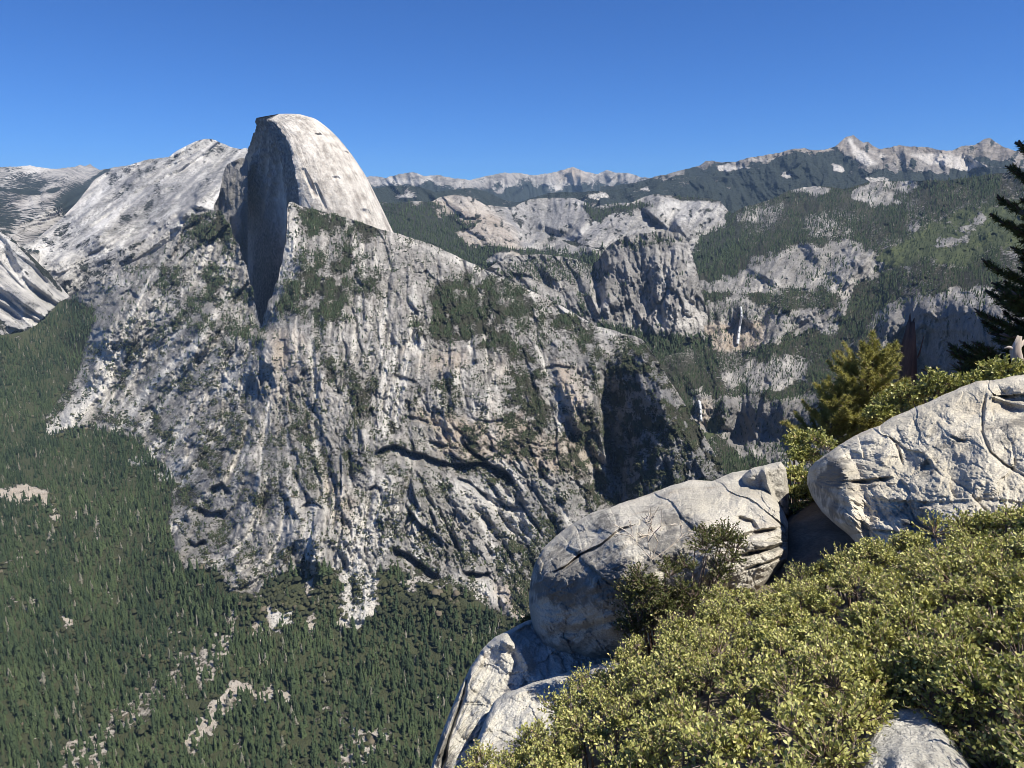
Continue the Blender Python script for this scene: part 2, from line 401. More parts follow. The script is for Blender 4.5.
# ================================================================== far country
M_ROCK_FAR = terrain_mat("weathered granite far", 30, base=(.30, .285, .27), bright=(.60, .58, .55), bump=1.2, far=True, veg=(.026, .033, .028))
M_ROCK_MID = terrain_mat("weathered granite mid", 8.5, base=(.26, .252, .24), bright=(.50, .48, .45), bump=1.2, far=True)
M_ROCK = terrain_mat("weathered granite near", 4.6, base=(.29, .278, .26), bright=(.56, .54, .50), dark=(.14, .14, .145), bump=1.1)
M_SLAB = terrain_mat("smooth granite slabs", 15, base=(.37, .36, .345), bright=(.66, .645, .62), dark=(.20, .20, .21), bump=1.0, speck=.7, veg=(.032, .036, .028))

# crest far away
top = [(335, 178), (360, 178), (372, 176.5), (385, 178), (400, 173.5), (413, 172), (425, 176), (440, 175), (455, 178), (470, 180), (485, 176.5),
       (505, 173), (520, 173.5), (535, 175), (548, 174), (560, 170.5), (573, 167), (585, 172), (598, 174.5), (606, 170), (615, 172.5), (627, 173), (640, 177), (655, 178), (720, 182)]
dm = dmap_from([(300, 175, 24000), (720, 175, 23000), (300, 200, 15000), (720, 200, 14000), (560, 183, 20000), (300, 260, 11000), (720, 260, 10500), (450, 190, 15500)])
for pts, wl, wr, a in (([(573, 167), (580, 178), (590, 186)], 16, 10, 500), ([(505, 172), (512, 182), (520, 192)], 14, 14, 400), ([(413, 172), (420, 180), (428, 188)], 12, 12, 400),
                       ([(606, 170), (612, 180)], 8, 8, 300), ([(548, 174), (545, 186)], 8, 8, 300)): cliff(dm, pts, wl, wr, a, 2)
fl = flow([(300, 180, 30), (700, 200, -30), (500, 180, 0)])
dm, tn = rough_d(dm, fl, 1.6, 11, ((20, 1.), (9, .8), (4, .6), (2, .4)), 2)
cov = [Z(), Z(), Z()]; tone = [.5+tn*.10, Z(), Z()]
poly(cov[0], [(360, 186), (430, 184), (480, 190), (520, 184), (560, 190), (600, 184), (660, 182), (660, 230), (360, 230)], .95, 3, 5, nz=12)
cov[0] += np.clip(fbm(16, 4, 77), 0, 1)*.4*(GY > 176)
poly(cov[1], [(500, 184), (560, 186), (600, 190), (560, 198), (510, 196)], .8, 2, 5, nz=12); poly(cov[1], [(372, 180), (430, 178), (440, 184), (380, 186)], .6, 2, 3, nz=12)
tone[1] += np.clip(1-np.hypot(GX-573, (GY-172)*1.5)/22, 0, 1)
sheet("distant_mountains", top, [(335, 230), (720, 230)], dm, cov, tone, M_ROCK_FAR, step=1.0, rough_top=1.1, seed=3)

# highlands left of the big shoulder
top = [(-110, 168), (-60, 170), (0, 167), (18, 166.5), (30, 166), (42, 167.5), (55, 169), (66, 167.5), (75, 167), (80, 164.5), (85, 166), (90, 163.8), (94, 167), (100, 170), (118, 167), (130, 165), (150, 161), (200, 156), (260, 156)]
dm = dmap_from([(-100, 168, 16000), (90, 166, 16500), (260, 160, 15000), (-100, 195, 10500), (60, 195, 10000), (-100, 225, 7500), (40, 225, 7600), (0, 262, 5800), (-100, 262, 5600), (160, 262, 6500)])
dm, tn = rough_d(dm, flow([(0, 180, -70), (80, 240, -60), (0, 250, -65)]), 2.2, 12, ((26, 1.), (12, .8), (6, .5), (3, .3)), 3)
cov = [Z(), Z(), Z()]; tone = [.5+tn*.12, Z(), Z()]
cov[0] = np.clip(lic(fbm(22, 4, 70), flow([(0, 200, -75), (80, 240, -70), (0, 250, -75)]), 50)*.75+.30, 0, .9)
cov[1] = np.clip(lic(fbm(16, 3, 71), flow([(0, 200, -70), (80, 240, -60)]), 30)*.8+.25, 0, 1)
line(cov[0], [(-60, 188), (0, 190), (40, 193), (70, 186)], 3, .9); line(cov[0], [(110, 168), (92, 180), (80, 190)], 4, .8)
sheet("distant_highlands", top, [(-110, 272), (260, 272)], dm, cov, tone, M_ROCK_FAR, step=1.0, rough_top=.8, seed=4)

# long crest on the right
top = [(600, 186), (630, 184), (650, 178), (670, 173), (690, 168), (700, 165), (706, 161), (712, 160), (722, 163), (735, 162), (748, 158), (760, 156.5), (775, 154), (790, 150), (805, 149), (820, 150.5),
       (828, 149), (835, 147), (842, 141), (847, 137), (853, 135.5), (858, 139), (863, 143), (868, 142.5), (873, 147), (880, 150), (890, 148), (900, 146), (915, 147), (930, 147.5), (940, 150), (952, 150.5), (962, 146), (975, 144.5), (984, 139), (990, 137.5), (996, 142), (1004, 147), (1015, 151), (1024, 151), (1060, 156), (1130, 150)]
dm = dmap_from([(600, 186, 12000), (700, 162, 12500), (850, 138, 13400), (990, 140, 13800), (1100, 150, 13000), (700, 185, 9800), (850, 175, 10000), (1000, 170, 9800), (1100, 175, 9800), (600, 210, 8500), (850, 200, 8200), (1100, 210, 8000), (850, 240, 7000), (600, 240, 7400), (1100, 240, 6900)])
for pts, wl, wr, a in (([(848, 136), (852, 148), (866, 160), (878, 172)], 26, 16, 700), ([(990, 138), (985, 150), (975, 166)], 26, 20, 800), ([(900, 147), (912, 160), (925, 168)], 14, 16, 300),
                       ([(790, 150), (800, 165)], 18, 14, 350), ([(706, 160), (715, 175)], 16, 12, 350), ([(940, 150), (950, 165)], 12, 12, 250), ([(1006, 146), (1010, 160)], 12, 8, 300), ([(878, 149), (892, 160)], 8, 8, 260)): cliff(dm, pts, wl, wr, a, 2)
dm, tn = rough_d(dm, flow([(700, 170, 40), (850, 150, 10), (1000, 150, -10)]), 1.3, 13, ((26, 1.), (11, .7), (5, .5), (2.5, .4)), 2)
cov = [Z(), Z(), Z()]; dm, tf_, jt = fracture(dm, None or (Z(), Z()+1), .8, 761, ((14, .5), (6, .5), (3, .6)), 1.5); tone = [.30+tn*.10+tf_*.18, Z(), Z()]; cov[0] += np.clip(lic(fbm(5, 3, 178), flow([(700, 170, 40), (850, 150, 10), (1000, 150, -10)]), 10)*.8-.1, 0, .7)
poly(cov[0], [(560, 190), (640, 181), (690, 170), (712, 163), (735, 165), (770, 159), (800, 153), (820, 154), (836, 150), (850, 156), (866, 168), (884, 172), (905, 168), (940, 173), (965, 160), (985, 158), (1005, 166), (1130, 168), (1130, 260), (560, 260)], .95, 2, 5, nz=12)
cov[0] += np.clip(fbm(12, 4, 78), 0, 1)*.3
for pg, v in (([(845, 139), (852, 137), (862, 150), (880, 165), (868, 168), (852, 156)], 1), ([(868, 150), (900, 156), (880, 160)], .8), ([(905, 153), (960, 156), (975, 160), (1000, 168), (960, 170), (930, 164)], .85),
              ([(832, 164), (860, 172), (850, 176), (834, 170)], .9), ([(864, 176), (890, 180), (884, 182), (862, 180)], .8), ([(716, 166), (745, 165), (768, 170), (720, 171)], .8), ([(660, 178), (690, 180), (700, 183), (662, 183)], .7),
              ([(748, 160), (775, 158), (770, 163)], .5), ([(780, 172), (792, 173), (790, 178), (780, 177)], .6)):
    poly(cov[1], pg, v, 1.5, 3, nz=12); k = Z(); poly(k, pg, 1, 1.5, 3, nz=12); cov[0] *= 1-k*.85
tone[1] += np.clip(1-np.abs(GY-150)/22, 0, 1)*.35*(GY < 170)
sheet("mountain_range", top, [(600, 250), (1130, 250)], dm, cov, tone, M_ROCK_FAR, step=.8, rough_top=1.3, seed=5)

# dark wooded mountains in the middle distance
top = [(340, 192), (370, 189), (385, 187), (405, 185.5), (420, 187), (435, 192), (452, 190), (470, 188), (486, 191), (505, 200), (520, 202), (530, 198), (548, 193), (570, 192), (600, 191), (630, 188), (655, 184), (680, 178), (700, 176), (730, 178)]
dm = dmap_from([(340, 190, 11500), (500, 196, 11500), (700, 175, 11000), (340, 215, 8500), (500, 215, 9000), (700, 215, 8500), (420, 200, 10000)])
dm, tn = rough_d(dm, flow([(400, 190, 40), (650, 190, -40)]), 1.3, 14, ((30, 1.), (12, .8), (6, .5), (3, .4)), 2)
cov = [np.full((H, W), .85, np.float32)+fbm(10, 4, 79)*.25, Z(), Z()]; tone = [.5+tn*.1, Z(), Z()]
for pg, v in (([(590, 196), (605, 193), (612, 198), (600, 201)], 1), ([(632, 190), (648, 187), (650, 191)], 1), ([(395, 196), (410, 193), (416, 197), (400, 199)], .6), ([(456, 206), (466, 203), (470, 208)], .7), ([(540, 190), (560, 188), (556, 193)], .6)):
    poly(cov[1], pg, v, 1.5, 2); k = Z(); poly(k, pg, 1, 1.5, 2); cov[0] *= 1-k*.9
sheet("wooded_mountains", top, [(340, 240), (730, 240)], dm, cov, tone, M_ROCK_FAR, step=1.2, rough_top=.8, seed=6)

# the long bright shoulder on the left
top = [(-110, 290), (-30, 275), (0, 264), (15, 252), (40, 236), (60, 220), (75, 204), (88, 188), (95, 179), (105, 173), (118, 170), (130, 165.5), (145, 161), (158, 158), (168, 157), (176, 151), (186, 146), (194, 142), (201, 139.5), (208, 138.5), (215, 140), (222, 143), (232, 147), (240, 149.5), (246, 148), (252, 151), (300, 170)]
dm = dmap_from([(208, 138, 8500), (250, 150, 8300), (160, 158, 8600), (100, 176, 8600), (60, 222, 7200), (-20, 275, 6000), (120, 200, 7300), (200, 180, 7000), (100, 240, 5900), (180, 215, 5700), (60, 265, 5700), (230, 200, 6000), (120, 270, 5500), (60, 300, 5600), (-110, 340, 5600), (140, 340, 5300), (300, 220, 5700), (250, 340, 5300)])
for pts, wl, wr, a in (([(246, 150), (228, 170), (205, 190), (190, 208), (184, 222)], 12, 50, 260), ([(208, 138), (190, 152), (160, 172), (120, 215), (80, 260)], 40, 60, 260), ([(205, 180), (200, 195), (196, 210)], 9, 30, 240),
                       ([(176, 205), (150, 230), (115, 258)], 8, 30, 130), ([(140, 160), (110, 190), (70, 240)], 14, 30, 160)): cliff(dm, pts, wl, wr, a, 3)
fl = flow([(200, 150, -55), (230, 180, -40), (150, 200, -52), (80, 250, -60), (60, 210, -50), (150, 250, -55), (200, 230, -45), (100, 290, -50)])
dm, tn = rough_d(dm, fl, 1.1, 15, ((36, 1.), (16, .7), (8, .5), (4, .5), (2, .5)), 7)
dm, tf_, jt = fracture(dm, fl, .6, 701, ((16, .35), (7, .5), (3.5, .6)), 3.5)
cov = [Z(), Z(), Z()]; tone = [.5+tn*.16+tf_*.14, Z(), Z()]
cov[1] = np.clip(lic(fbm(14, 3, 81), fl, 80)*.9+.25, 0, 1)
cov[0] = np.clip(lic(fbm(9, 3, 82), fl, 26)*.95-.22+np.clip((GY-215)/120, 0, 1)*.35, 0, .9)
poly(cov[0], [(93, 181), (112, 172), (150, 161), (168, 158), (150, 170), (120, 180), (100, 192)], .8, 3, 5)
poly(cov[0], [(200, 139), (208, 137), (246, 149), (244, 152), (215, 143)], .6, 2, 3)
poly(cov[0], [(52, 250), (78, 240), (84, 245), (60, 254)], .7, 2, 4); poly(cov[0], [(110, 250), (150, 243), (128, 262), (90, 272)], .7, 2, 5); line(cov[0], [(145, 240), (110, 262), (80, 280)], 5, .8); line(cov[0], [(100, 236), (70, 250)], 2, .8)
line(cov[1], [(135, 228), (118, 248), (85, 262)], 3, 1); poly(cov[1], [(190, 208), (222, 190), (220, 205), (200, 214)], .9, 2, 3)
poly(cov[2], [(115, 195), (150, 185), (185, 185), (170, 208), (120, 212)], .5, 8, 12); poly(cov[2], [(178, 192), (194, 182), (200, 200), (188, 208), (176, 206)], .8, 2, 4)
poly(cov[0], [(60, 285), (85, 262), (110, 268), (140, 262), (140, 340), (50, 340)], .75, 5, 8)
cov[0] *= .68*np.clip(.8+fbm(7, 3, 83)*1.3, .1, 1); cov[0] = np.clip(cov[0], 0, 1)
sl = lic(fbm(2.6, 2, 198), fl, 40); cov[2] = np.clip(cov[2]+np.clip(-sl*2.4-.7, 0, 1), 0, 1); cov[1] = np.clip(cov[1]*.75+np.clip(sl*2-.9, 0, .6), 0, 1)
sheet("mountain_shoulder", top, [(-110, 350), (300, 350)], dm, cov, tone, M_SLAB, step=.9, rough_top=.8, seed=7)

# near left wall of the side canyon
top = [(-110, 180), (-40, 212), (0, 232), (12, 238), (24, 248), (36, 260), (47, 270), (58, 283), (68, 295), (80, 310), (90, 330)]
bot = [(-110, 350), (90, 350)]
dm = dmap_from([(-110, 180, 5500), (0, 232, 5450), (60, 285, 5400), (90, 320, 5300), (0, 290, 5000), (40, 320, 4900), (-110, 290, 4950), (0, 330, 4750), (-110, 340, 4720), (70, 345, 4800)])
for pts, wl, wr, a in (([(5, 235), (20, 265), (50, 300)], 8, 30, 90), ([(-20, 240), (0, 280), (30, 315)], 8, 30, 80)): cliff(dm, pts, wl, wr, a)
fl = flow([(0, 240, 45), (50, 290, 50), (0, 320, 60), (60, 320, 65)])
dm, tn = rough_d(dm, fl, 1.1, 16, ((30, 1.), (14, .7), (7, .5), (3.5, .35)), 7)
cov = [np.clip(lic(fbm(9, 3, 84), fl, 50)*.7-.2, 0, 1), np.clip(lic(fbm(12, 3, 85), fl, 80)*.9+.3, 0, 1), Z()]; tone = [.5+tn*.18, Z(), Z()]
poly(cov[0], [(-110, 334), (0, 332), (36, 326), (58, 308), (90, 312), (90, 370), (-110, 370)], .9, 3, 4)
line(cov[0], [(10, 238), (30, 256), (50, 278), (62, 292)], 3, .9)
sl = lic(fbm(2.6, 2, 199), fl, 40); cov[2] = np.clip(cov[2]+np.clip(-sl*2.4-.6, 0, 1)+.1, 0, 1); cov[1] *= .7
sheet("canyon_wall", top, bot, dm, cov, tone, M_SLAB, step=.9, rough_top=1, seed=8)

# slabs and domes of the high valley behind
top = [(350, 200), (370, 200), (395, 204), (410, 201), (430, 202), (440, 197), (455, 194.5), (470, 196), (485, 204), (500, 206), (512, 207), (520, 203), (530, 199), (545, 197.5), (560, 197), (575, 198), (585, 202), (592, 208), (600, 205), (615, 203), (632, 202), (645, 197), (655, 194), (665, 196), (690, 197), (705, 198), (720, 201), (726, 208), (740, 225)]
dm = dmap_from([(350, 200, 8000), (450, 196, 7600), (550, 197, 8200), (650, 195, 7200), (725, 205, 6600), (400, 225, 6200), (450, 230, 6300), (550, 225, 6900), (620, 230, 6000), (700, 220, 6300), (740, 260, 5000), (400, 260, 4900), (480, 250, 5600), (545, 240, 6300), (580, 255, 5300), (500, 262, 5000), (600, 320, 4500), (350, 320, 4300), (740, 320, 4500), (650, 245, 5400)])
for pts, wl, wr, a in (([(455, 195), (480, 215), (510, 240), (520, 250)], 40, 16, 420), ([(560, 198), (562, 215), (555, 235)], 40, 34, 350), ([(585, 203), (578, 220), (560, 240)], 8, 5, -200), ([(640, 205), (610, 225), (575, 245)], 40, 50, 300),
                       ([(663, 196), (656, 206), (648, 216)], 17, 34, 520), ([(707, 202), (692, 215), (673, 231)], 14, 34, 560), ([(590, 204), (582, 214), (570, 226)], 6, 20, 150), ([(505, 252), (505, 264)], 24, 22, 160)): cliff(dm, pts, wl, wr, a, 2)
fl = flow([(400, 230, 60), (470, 215, 55), (550, 215, 0), (560, 240, -40), (640, 220, -55), (690, 210, -20), (500, 255, 70), (700, 225, -45)])
dm, tn = rough_d(dm, fl, .8, 17, ((30, .8), (14, .7), (7, .5), (3.5, .35)), 5)
cov = [Z(), Z(), Z()]; dm, tf_, jt = fracture(dm, fl, .75, 711, ((16, .35), (7, .5), (3.5, .6)), 2.5); tone = [.42+tn*.14+tf_*.16, Z(), Z()]
forest_b = Z()
poly(forest_b, [(350, 196), (392, 202), (425, 205), (440, 212), (470, 225), (505, 242), (530, 250), (560, 252), (640, 250), (740, 262), (740, 320), (350, 320)], 1, 4, 6, nz=12)
for pg in ([(486, 262), (495, 252), (512, 250), (528, 258), (525, 266), (500, 267)], [(450, 232), (480, 225), (520, 236), (545, 243), (535, 252), (500, 248), (470, 245)]):
    k = Z(); poly(k, pg, 1, 1.5, 2); forest_b *= 1-k; poly(cov[1], pg, .5, 2, 3)
poly(forest_b, [(585, 206), (615, 203), (640, 202), (650, 206), (630, 212), (600, 222), (588, 214)], .9, 2, 4, nz=12); poly(forest_b, [(660, 194), (726, 199), (724, 203), (664, 198)], .8, 1, 2)
poly(forest_b, [(698, 236), (722, 222), (727, 205), (750, 205), (750, 330), (680, 330)], 1, 3, 5, nz=12); cov[1] *= 1-forest_b
cov[0] = np.maximum(forest_b*.95, np.clip(fbm(6, 3, 88)*.8-.1, 0, .8)*(GX < 520))
poly(cov[1], [(452, 200), (470, 197), (490, 206), (495, 212), (470, 212), (450, 208)], 1, 2, 3); poly(cov[1], [(572, 200), (585, 203), (590, 208), (578, 210)], .9, 1, 2); poly(cov[1], [(660, 200), (725, 204), (722, 212), (690, 222), (672, 225), (655, 215)], .9, 2, 3)
poly(cov[1], [(615, 212), (640, 203), (632, 210), (612, 218)], .9, 2, 3); line(cov[1], [(595, 222), (575, 236), (550, 246)], 3, .9)
poly(tone[1], [(445, 195), (485, 200), (520, 240), (530, 262), (440, 240), (400, 215)], .6, 5, 5); poly(cov[2], [(515, 208), (560, 205), (580, 220), (560, 235), (530, 235)], .45, 6, 8)
line(cov[2], [(632, 208), (628, 222), (620, 232)], 1, .9, rough=0); line(cov[0], [(560, 240), (585, 246), (610, 250)], 2, .9)
sl = lic(fbm(3, 2, 188), fl, 30); cov[2] = np.clip(cov[2]*.8+np.clip(-sl*2.2-.8, 0, .9)+.12, 0, 1); cov[1] *= .6; cov[0] = np.clip(np.maximum(cov[0], np.clip(fbm(5, 3, 189)*1.2-.35, 0, .8)), 0, 1)
sheet("granite_slabs", top, [(350, 320), (740, 320)], dm, cov, tone, M_SLAB, step=.9, rough_top=.7, seed=9); dm_lyv, top_lyv = dm, top

# ------------------------------------------------------------------ right-hand mountainside with the two falls
TOPR = [(640, 262), (660, 245), (690, 228), (700, 224), (712, 222), (728, 216), (745, 207), (760, 203), (775, 198), (788, 191), (800, 188), (815, 186), (832, 187), (845, 189), (860, 184), (880, 181), (900, 181), (925, 180), (945, 180), (965, 178), (985, 175), (1010, 173), (1130, 166)]
BOTR = [(560, 560), (1130, 560)]
dm = dmap_from([(640, 262, 6200), (700, 225, 6600), (760, 203, 6600), (820, 187, 6800), (900, 181, 6300), (1000, 174, 5400), (1130, 166, 5000),
    (700, 260, 5200), (760, 240, 5400), (830, 220, 5500), (900, 205, 5500), (980, 205, 4700), (1080, 200, 4200),
    (720, 285, 4500), (790, 262, 4500), (850, 245, 4700), (870, 270, 4200), (920, 230, 4500), (960, 240, 4100), (1020, 240, 3700), (1100, 240, 3500),
    (690, 300, 4150), (740, 302, 3900), (800, 300, 3950), (850, 290, 3900), (740, 308, 3780), (740, 322, 3770), (700, 322, 3750), (770, 322, 3700), (740, 345, 3640), (700, 345, 3600), (790, 306, 3700), (800, 324, 3660), (840, 312, 3600), (850, 330, 3450),
    (680, 370, 3050), (740, 370, 3150), (800, 352, 3250), (860, 340, 3200), (900, 300, 3450), (960, 280, 3250), (1020, 280, 3000), (1100, 290, 2900),
    (695, 392, 2850), (740, 395, 2800), (800, 392, 2700), (860, 365, 2900), (900, 320, 3100), (925, 308, 2920), (960, 306, 2600), (990, 305, 2400), (1030, 320, 2050),
    (880, 345, 3050), (905, 350, 3000), (940, 350, 2640), (980, 350, 2230), (1030, 360, 1900), (905, 388, 2990), (940, 388, 2630), (980, 388, 2220), (1030, 388, 1890), (880, 388, 3000), (1000, 430, 2100), (900, 430, 2450), (1000, 500, 1850),
    (705, 400, 2680), (705, 425, 2640), (735, 402, 2700), (780, 402, 2500), (830, 404, 2290), (735, 440, 2680), (780, 440, 2480), (830, 442, 2270), (850, 404, 2350), (735, 455, 2300), (780, 462, 2200), (830, 470, 2050), (700, 460, 2200), (740, 480, 2050), (720, 520, 1900), (600, 520, 1900), (800, 520, 1900), (600, 560, 1750), (850, 540, 1750)], 3)
for pts, wl, wr, a in (([(862, 248), (850, 262), (835, 282)], 18, 30, 80), ([(896, 310), (888, 330), (880, 350), (872, 372)], 10, 24, 120), ([(868, 318), (862, 335), (850, 350)], 6, 14, 70), ([(925, 300), (918, 320), (912, 340), (905, 375)], 6, 16, 90),
                       ([(730, 398), (724, 412), (722, 430)], 8, 14, 90), ([(700, 400), (697, 412), (699, 424)], 5, 8, 40), ([(790, 240), (770, 262), (760, 280)], 30, 30, 140), ([(850, 195), (830, 225), (800, 250)], 40, 40, 200), ([(720, 222), (715, 250), (700, 280)], 20, 30, -160),
                       ([(900, 240), (870, 250), (850, 262)], 10, 30, 120)): cliff(dm, pts, wl, wr, a, 3)
flR = flow([(700, 250, -20), (800, 230, -35), (840, 265, -40), (740, 320, 0), (820, 320, -60), (900, 330, -10), (950, 340, 5), (960, 230, -60), (760, 430, 5), (700, 440, 30), (800, 380, -60), (1050, 300, -20)])
dm, tn = rough_d(dm, flR, 1.0, 18, ((40, 1.), (20, .8), (10, .5), (5, .6), (2.5, .7), (1.5, .7)), 3)
dm, tf_, jtR = fracture(dm, flR, .55, 721, ((18, .35), (8, .5), (4, .6)), 2.2); dmR = dm
fo = np.full((H, W), .80, np.float32)+fbm(26, 4, 90)*.30
cov = [Z(), Z(), Z()]; tone = [.44+tn*.12+tf_*.2, Z(), Z()]
bare = [([(790, 188), (815, 184), (835, 188), (830, 192), (795, 192)], 1, 1), ([(862, 186), (895, 180), (912, 186), (895, 196), (905, 206), (870, 205), (850, 196)], .85, .8), ([(735, 215), (775, 200), (790, 205), (760, 225), (738, 222)], .55, .6),
        ([(755, 262), (790, 250), (800, 244), (812, 250), (850, 240), (866, 250), (882, 266), (860, 288), (828, 292), (812, 286), (800, 290), (740, 292), (700, 288), (700, 280), (735, 276)], .95, .75),
        ([(722, 262), (738, 258), (736, 270)], .5, .4), ([(800, 215), (835, 215), (850, 232), (830, 238), (805, 232)], .5, .45), ([(700, 302), (735, 296), (770, 306), (765, 320), (700, 318)], .85, .5), ([(765, 316), (830, 308), (842, 314), (820, 330), (780, 338), (755, 350), (722, 346), (700, 330), (700, 322)], .98, .55),
        ([(745, 362), (780, 358), (812, 362), (808, 380), (770, 392), (735, 388), (720, 378)], .65, .7), ([(838, 292), (850, 290), (842, 312)], .7, .5), ([(820, 330), (838, 322), (830, 336)], .7, .6), ([(940, 225), (990, 208), (1000, 225), (960, 245), (930, 250)], .55, .6), ([(905, 226), (920, 224), (915, 232)], .8, .8),
        ([(870, 325), (890, 305), (930, 292), (985, 288), (1010, 300), (1010, 320), (940, 318), (880, 372), (862, 360)], .85, .45), ([(720, 398), (740, 398), (820, 396), (850, 405), (850, 470), (780, 470), (735, 450), (722, 430)], .9, .25), ([(692, 398), (710, 396), (716, 410), (704, 428), (696, 424)], .9, .6),
        ([(880, 330), (1040, 310), (1040, 385), (880, 385)], .95, .2), ([(688, 445), (702, 430), (706, 470), (690, 475)], .6, .5)]
rockR = Z()
for pg, v, b in bare: poly(rockR, pg, v, 2.5, 6, nz=12); poly(cov[1], pg, b, 3, 7, nz=12)
fo = np.clip(fo, 0, 1)*(1-rockR)
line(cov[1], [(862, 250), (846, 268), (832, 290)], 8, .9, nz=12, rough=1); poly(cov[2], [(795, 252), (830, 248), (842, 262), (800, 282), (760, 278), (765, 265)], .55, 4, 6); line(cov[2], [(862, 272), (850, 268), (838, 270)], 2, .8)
poly(cov[2], [(880, 325), (900, 305), (1040, 300), (1040, 390), (870, 390)], .85, 5, 8); poly(cov[2], [(725, 400), (850, 402), (850, 450), (725, 445)], .8, 4, 6); cov[1] *= 1-.9*cov[2]  # left-facing cliff and gorge wall: their shade put into the dark mask
poly(cov[2], [(700, 300), (770, 305), (768, 318), (700, 318)], .6, 2, 3); poly(tone[1], [(700, 322), (770, 320), (760, 350), (705, 350)], .8, 3, 3); poly(tone[1], [(700, 400), (712, 400), (712, 425), (700, 425)], .6, 2, 2)  # dark band below the falls' rim is painted shadow
poly(cov[2], [(770, 318), (830, 312), (800, 335), (770, 340)], .4, 4, 5); cov[2] = np.maximum(cov[2], .35*np.clip(1-np.hypot((GX-950)/90, (GY-350)/45), 0, 1)*2).clip(0, 1)  # soft dark oval adds more painted shade to the right cliff
# meadow-green brush slope
green = Z(); poly(green, [(862, 268), (872, 250), (900, 238), (940, 222), (985, 205), (1100, 190), (1100, 250), (1010, 252), (960, 262), (930, 258), (900, 270), (875, 276)], 1, 4, 8); poly(green, [(985, 305), (1010, 300), (1010, 310)], .8, 3, 3)
poly(green, [(700, 425), (718, 415), (728, 420), (718, 432), (706, 445)], 1, 2, 2)
tone[2] = np.clip(green*.85+.0, 0, 1); fo = fo*(1-green*.82); cov[0] = np.clip(np.maximum(fo, green*.95)*.97, 0, 1); k = Z(); poly(k, [(938, 238), (955, 222), (985, 208), (1000, 215), (975, 235), (940, 248)], 1, 3, 8, nz=12); cov[0] *= 1-k*.7*(fbm(6, 3, 93) > -.1)
cov[0] *= 1-.9*(rockR > .6)*(fbm(7, 3, 91) > -.2)
k = Z(); poly(k, [(686, 392), (692, 389.5), (698, 388), (703, 385), (702, 391), (697, 394), (690, 395)], 1, .8, .5); cov[0] *= 1-k; cov[1] = np.maximum(cov[1], k)
sl = lic(fbm(2.6, 2, 196), flR, 18); cov[2] = np.clip(cov[2]+np.clip(-sl*2.2-.7, 0, .9), 0, 1); cov[1] *= np.clip(.55+fbm(12, 3, 97)*.7, .1, 1)
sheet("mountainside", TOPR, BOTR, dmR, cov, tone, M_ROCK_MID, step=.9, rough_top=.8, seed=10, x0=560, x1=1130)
dens = fo*(1+.8*np.clip(fbm(14, 3, 95), -1, 1)) + rockR*np.clip(fbm(9, 3, 96)*1.2-.25, 0, .5)
dens *= np.where(GX < 1000, 1, .3); k = Z(); poly(k, [(890, 312), (1040, 300), (1040, 400), (885, 400)], .92, 3, 3); poly(k, [(728, 402), (850, 404), (850, 446), (728, 444)], .8, 3, 3); dens *= 1-k
NF = 42000
x, y, D, p = scatter_points(np.clip(dens, 0, 2)*(GY < 520)*(GX > 636), dmR, NF, 31, top=TOPR)
r = np.random.default_rng(5); hh = (8+18*r.beta(1.6, 2, NF))*np.clip(D/4200, .75, 1.25); p[:, 2] -= 1
tag(scatter_mesh("mountainside_forest", M_CONIF, p, hh, hh*r.uniform(.95, 1.5, NF), CONES3, var_of(NF, 32, .02), 33), kind="stuff")
n = 9000; x, y, D, p = scatter_points(np.clip(forest_b, 0, 1)*(GX > 352)*(GX < 735)*(GY < 318), dm_lyv, n, 35, top=top_lyv)
hh = r.uniform(18, 34, n)*1.2; tag(scatter_mesh("high_valley_forest", M_CONIF, p, hh, hh*1.3, CONES3, var_of(n, 36, 0), 37), kind="stuff")

# ------------------------------------------------------------------ twin blunt domes above the falls
top = [(470, 275), (485, 270), (498, 262), (510, 258), (525, 255), (540, 254), (560, 256), (578, 260), (590, 265), (598, 262), (604, 251), (612, 243), (622, 238), (640, 234), (655, 231.5), (668, 231), (680, 233), (686, 238), (690, 246), (693, 258), (697, 270), (700, 285), (704, 300), (708, 318), (715, 335), (725, 352)]
dm = dmap_from([(470, 275, 4300), (540, 254, 4500), (590, 265, 4400), (604, 250, 4100), (640, 233, 4050), (668, 231, 4050), (686, 238, 3950), (697, 270, 3850), (706, 315, 3800), (725, 350, 3700),
                (500, 290, 4000), (545, 285, 4150), (560, 310, 3700), (600, 290, 3850), (610, 262, 3930), (640, 260, 3830), (670, 262, 3720), (682, 280, 3660), (640, 300, 3700), (676, 310, 3560), (640, 330, 3500), (690, 330, 3560), (600, 330, 3500), (500, 340, 3600), (560, 380, 3400), (725, 380, 3400), (640, 380, 3300)])
for pts, wl, wr, a in (([(676, 240), (680, 262), (672, 290), (668, 320)], 10, 28, 60), ([(604, 258), (608, 280), (612, 310)], 12, 30, 90), ([(598, 262), (596, 285), (600, 310)], 6, 8, -120), ([(575, 268), (590, 290), (600, 318)], 8, 26, 110), ([(540, 262), (562, 285), (580, 312)], 8, 30, 90), ([(520, 268), (535, 290), (560, 318)], 8, 20, 60),
                       ([(634, 250), (637, 262), (640, 272)], 3, 3, -35), ([(622, 262), (630, 300), (648, 325)], 5, 14, 40), ([(656, 245), (652, 280), (658, 320)], 5, 14, 40)): cliff(dm, pts, wl, wr, a, 2)
fl = flow([(500, 270, 50), (560, 280, 35), (600, 280, 15), (640, 270, 8), (680, 270, -8), (690, 310, 15), (600, 320, 20), (640, 320, 5)])
dm, tn = rough_d(dm, fl, .5, 19, ((24, .4), (12, .4), (6, .5), (3, .8), (1.6, .8)), 3)
dm, tf_, jt = fracture(dm, fl, .8, 731, ((20, .4), (9, .5), (4, .6)), 3)
cov = [Z(), Z(), Z()]; tone = [.47+tn*.10+tf_*.2, Z(), Z()]
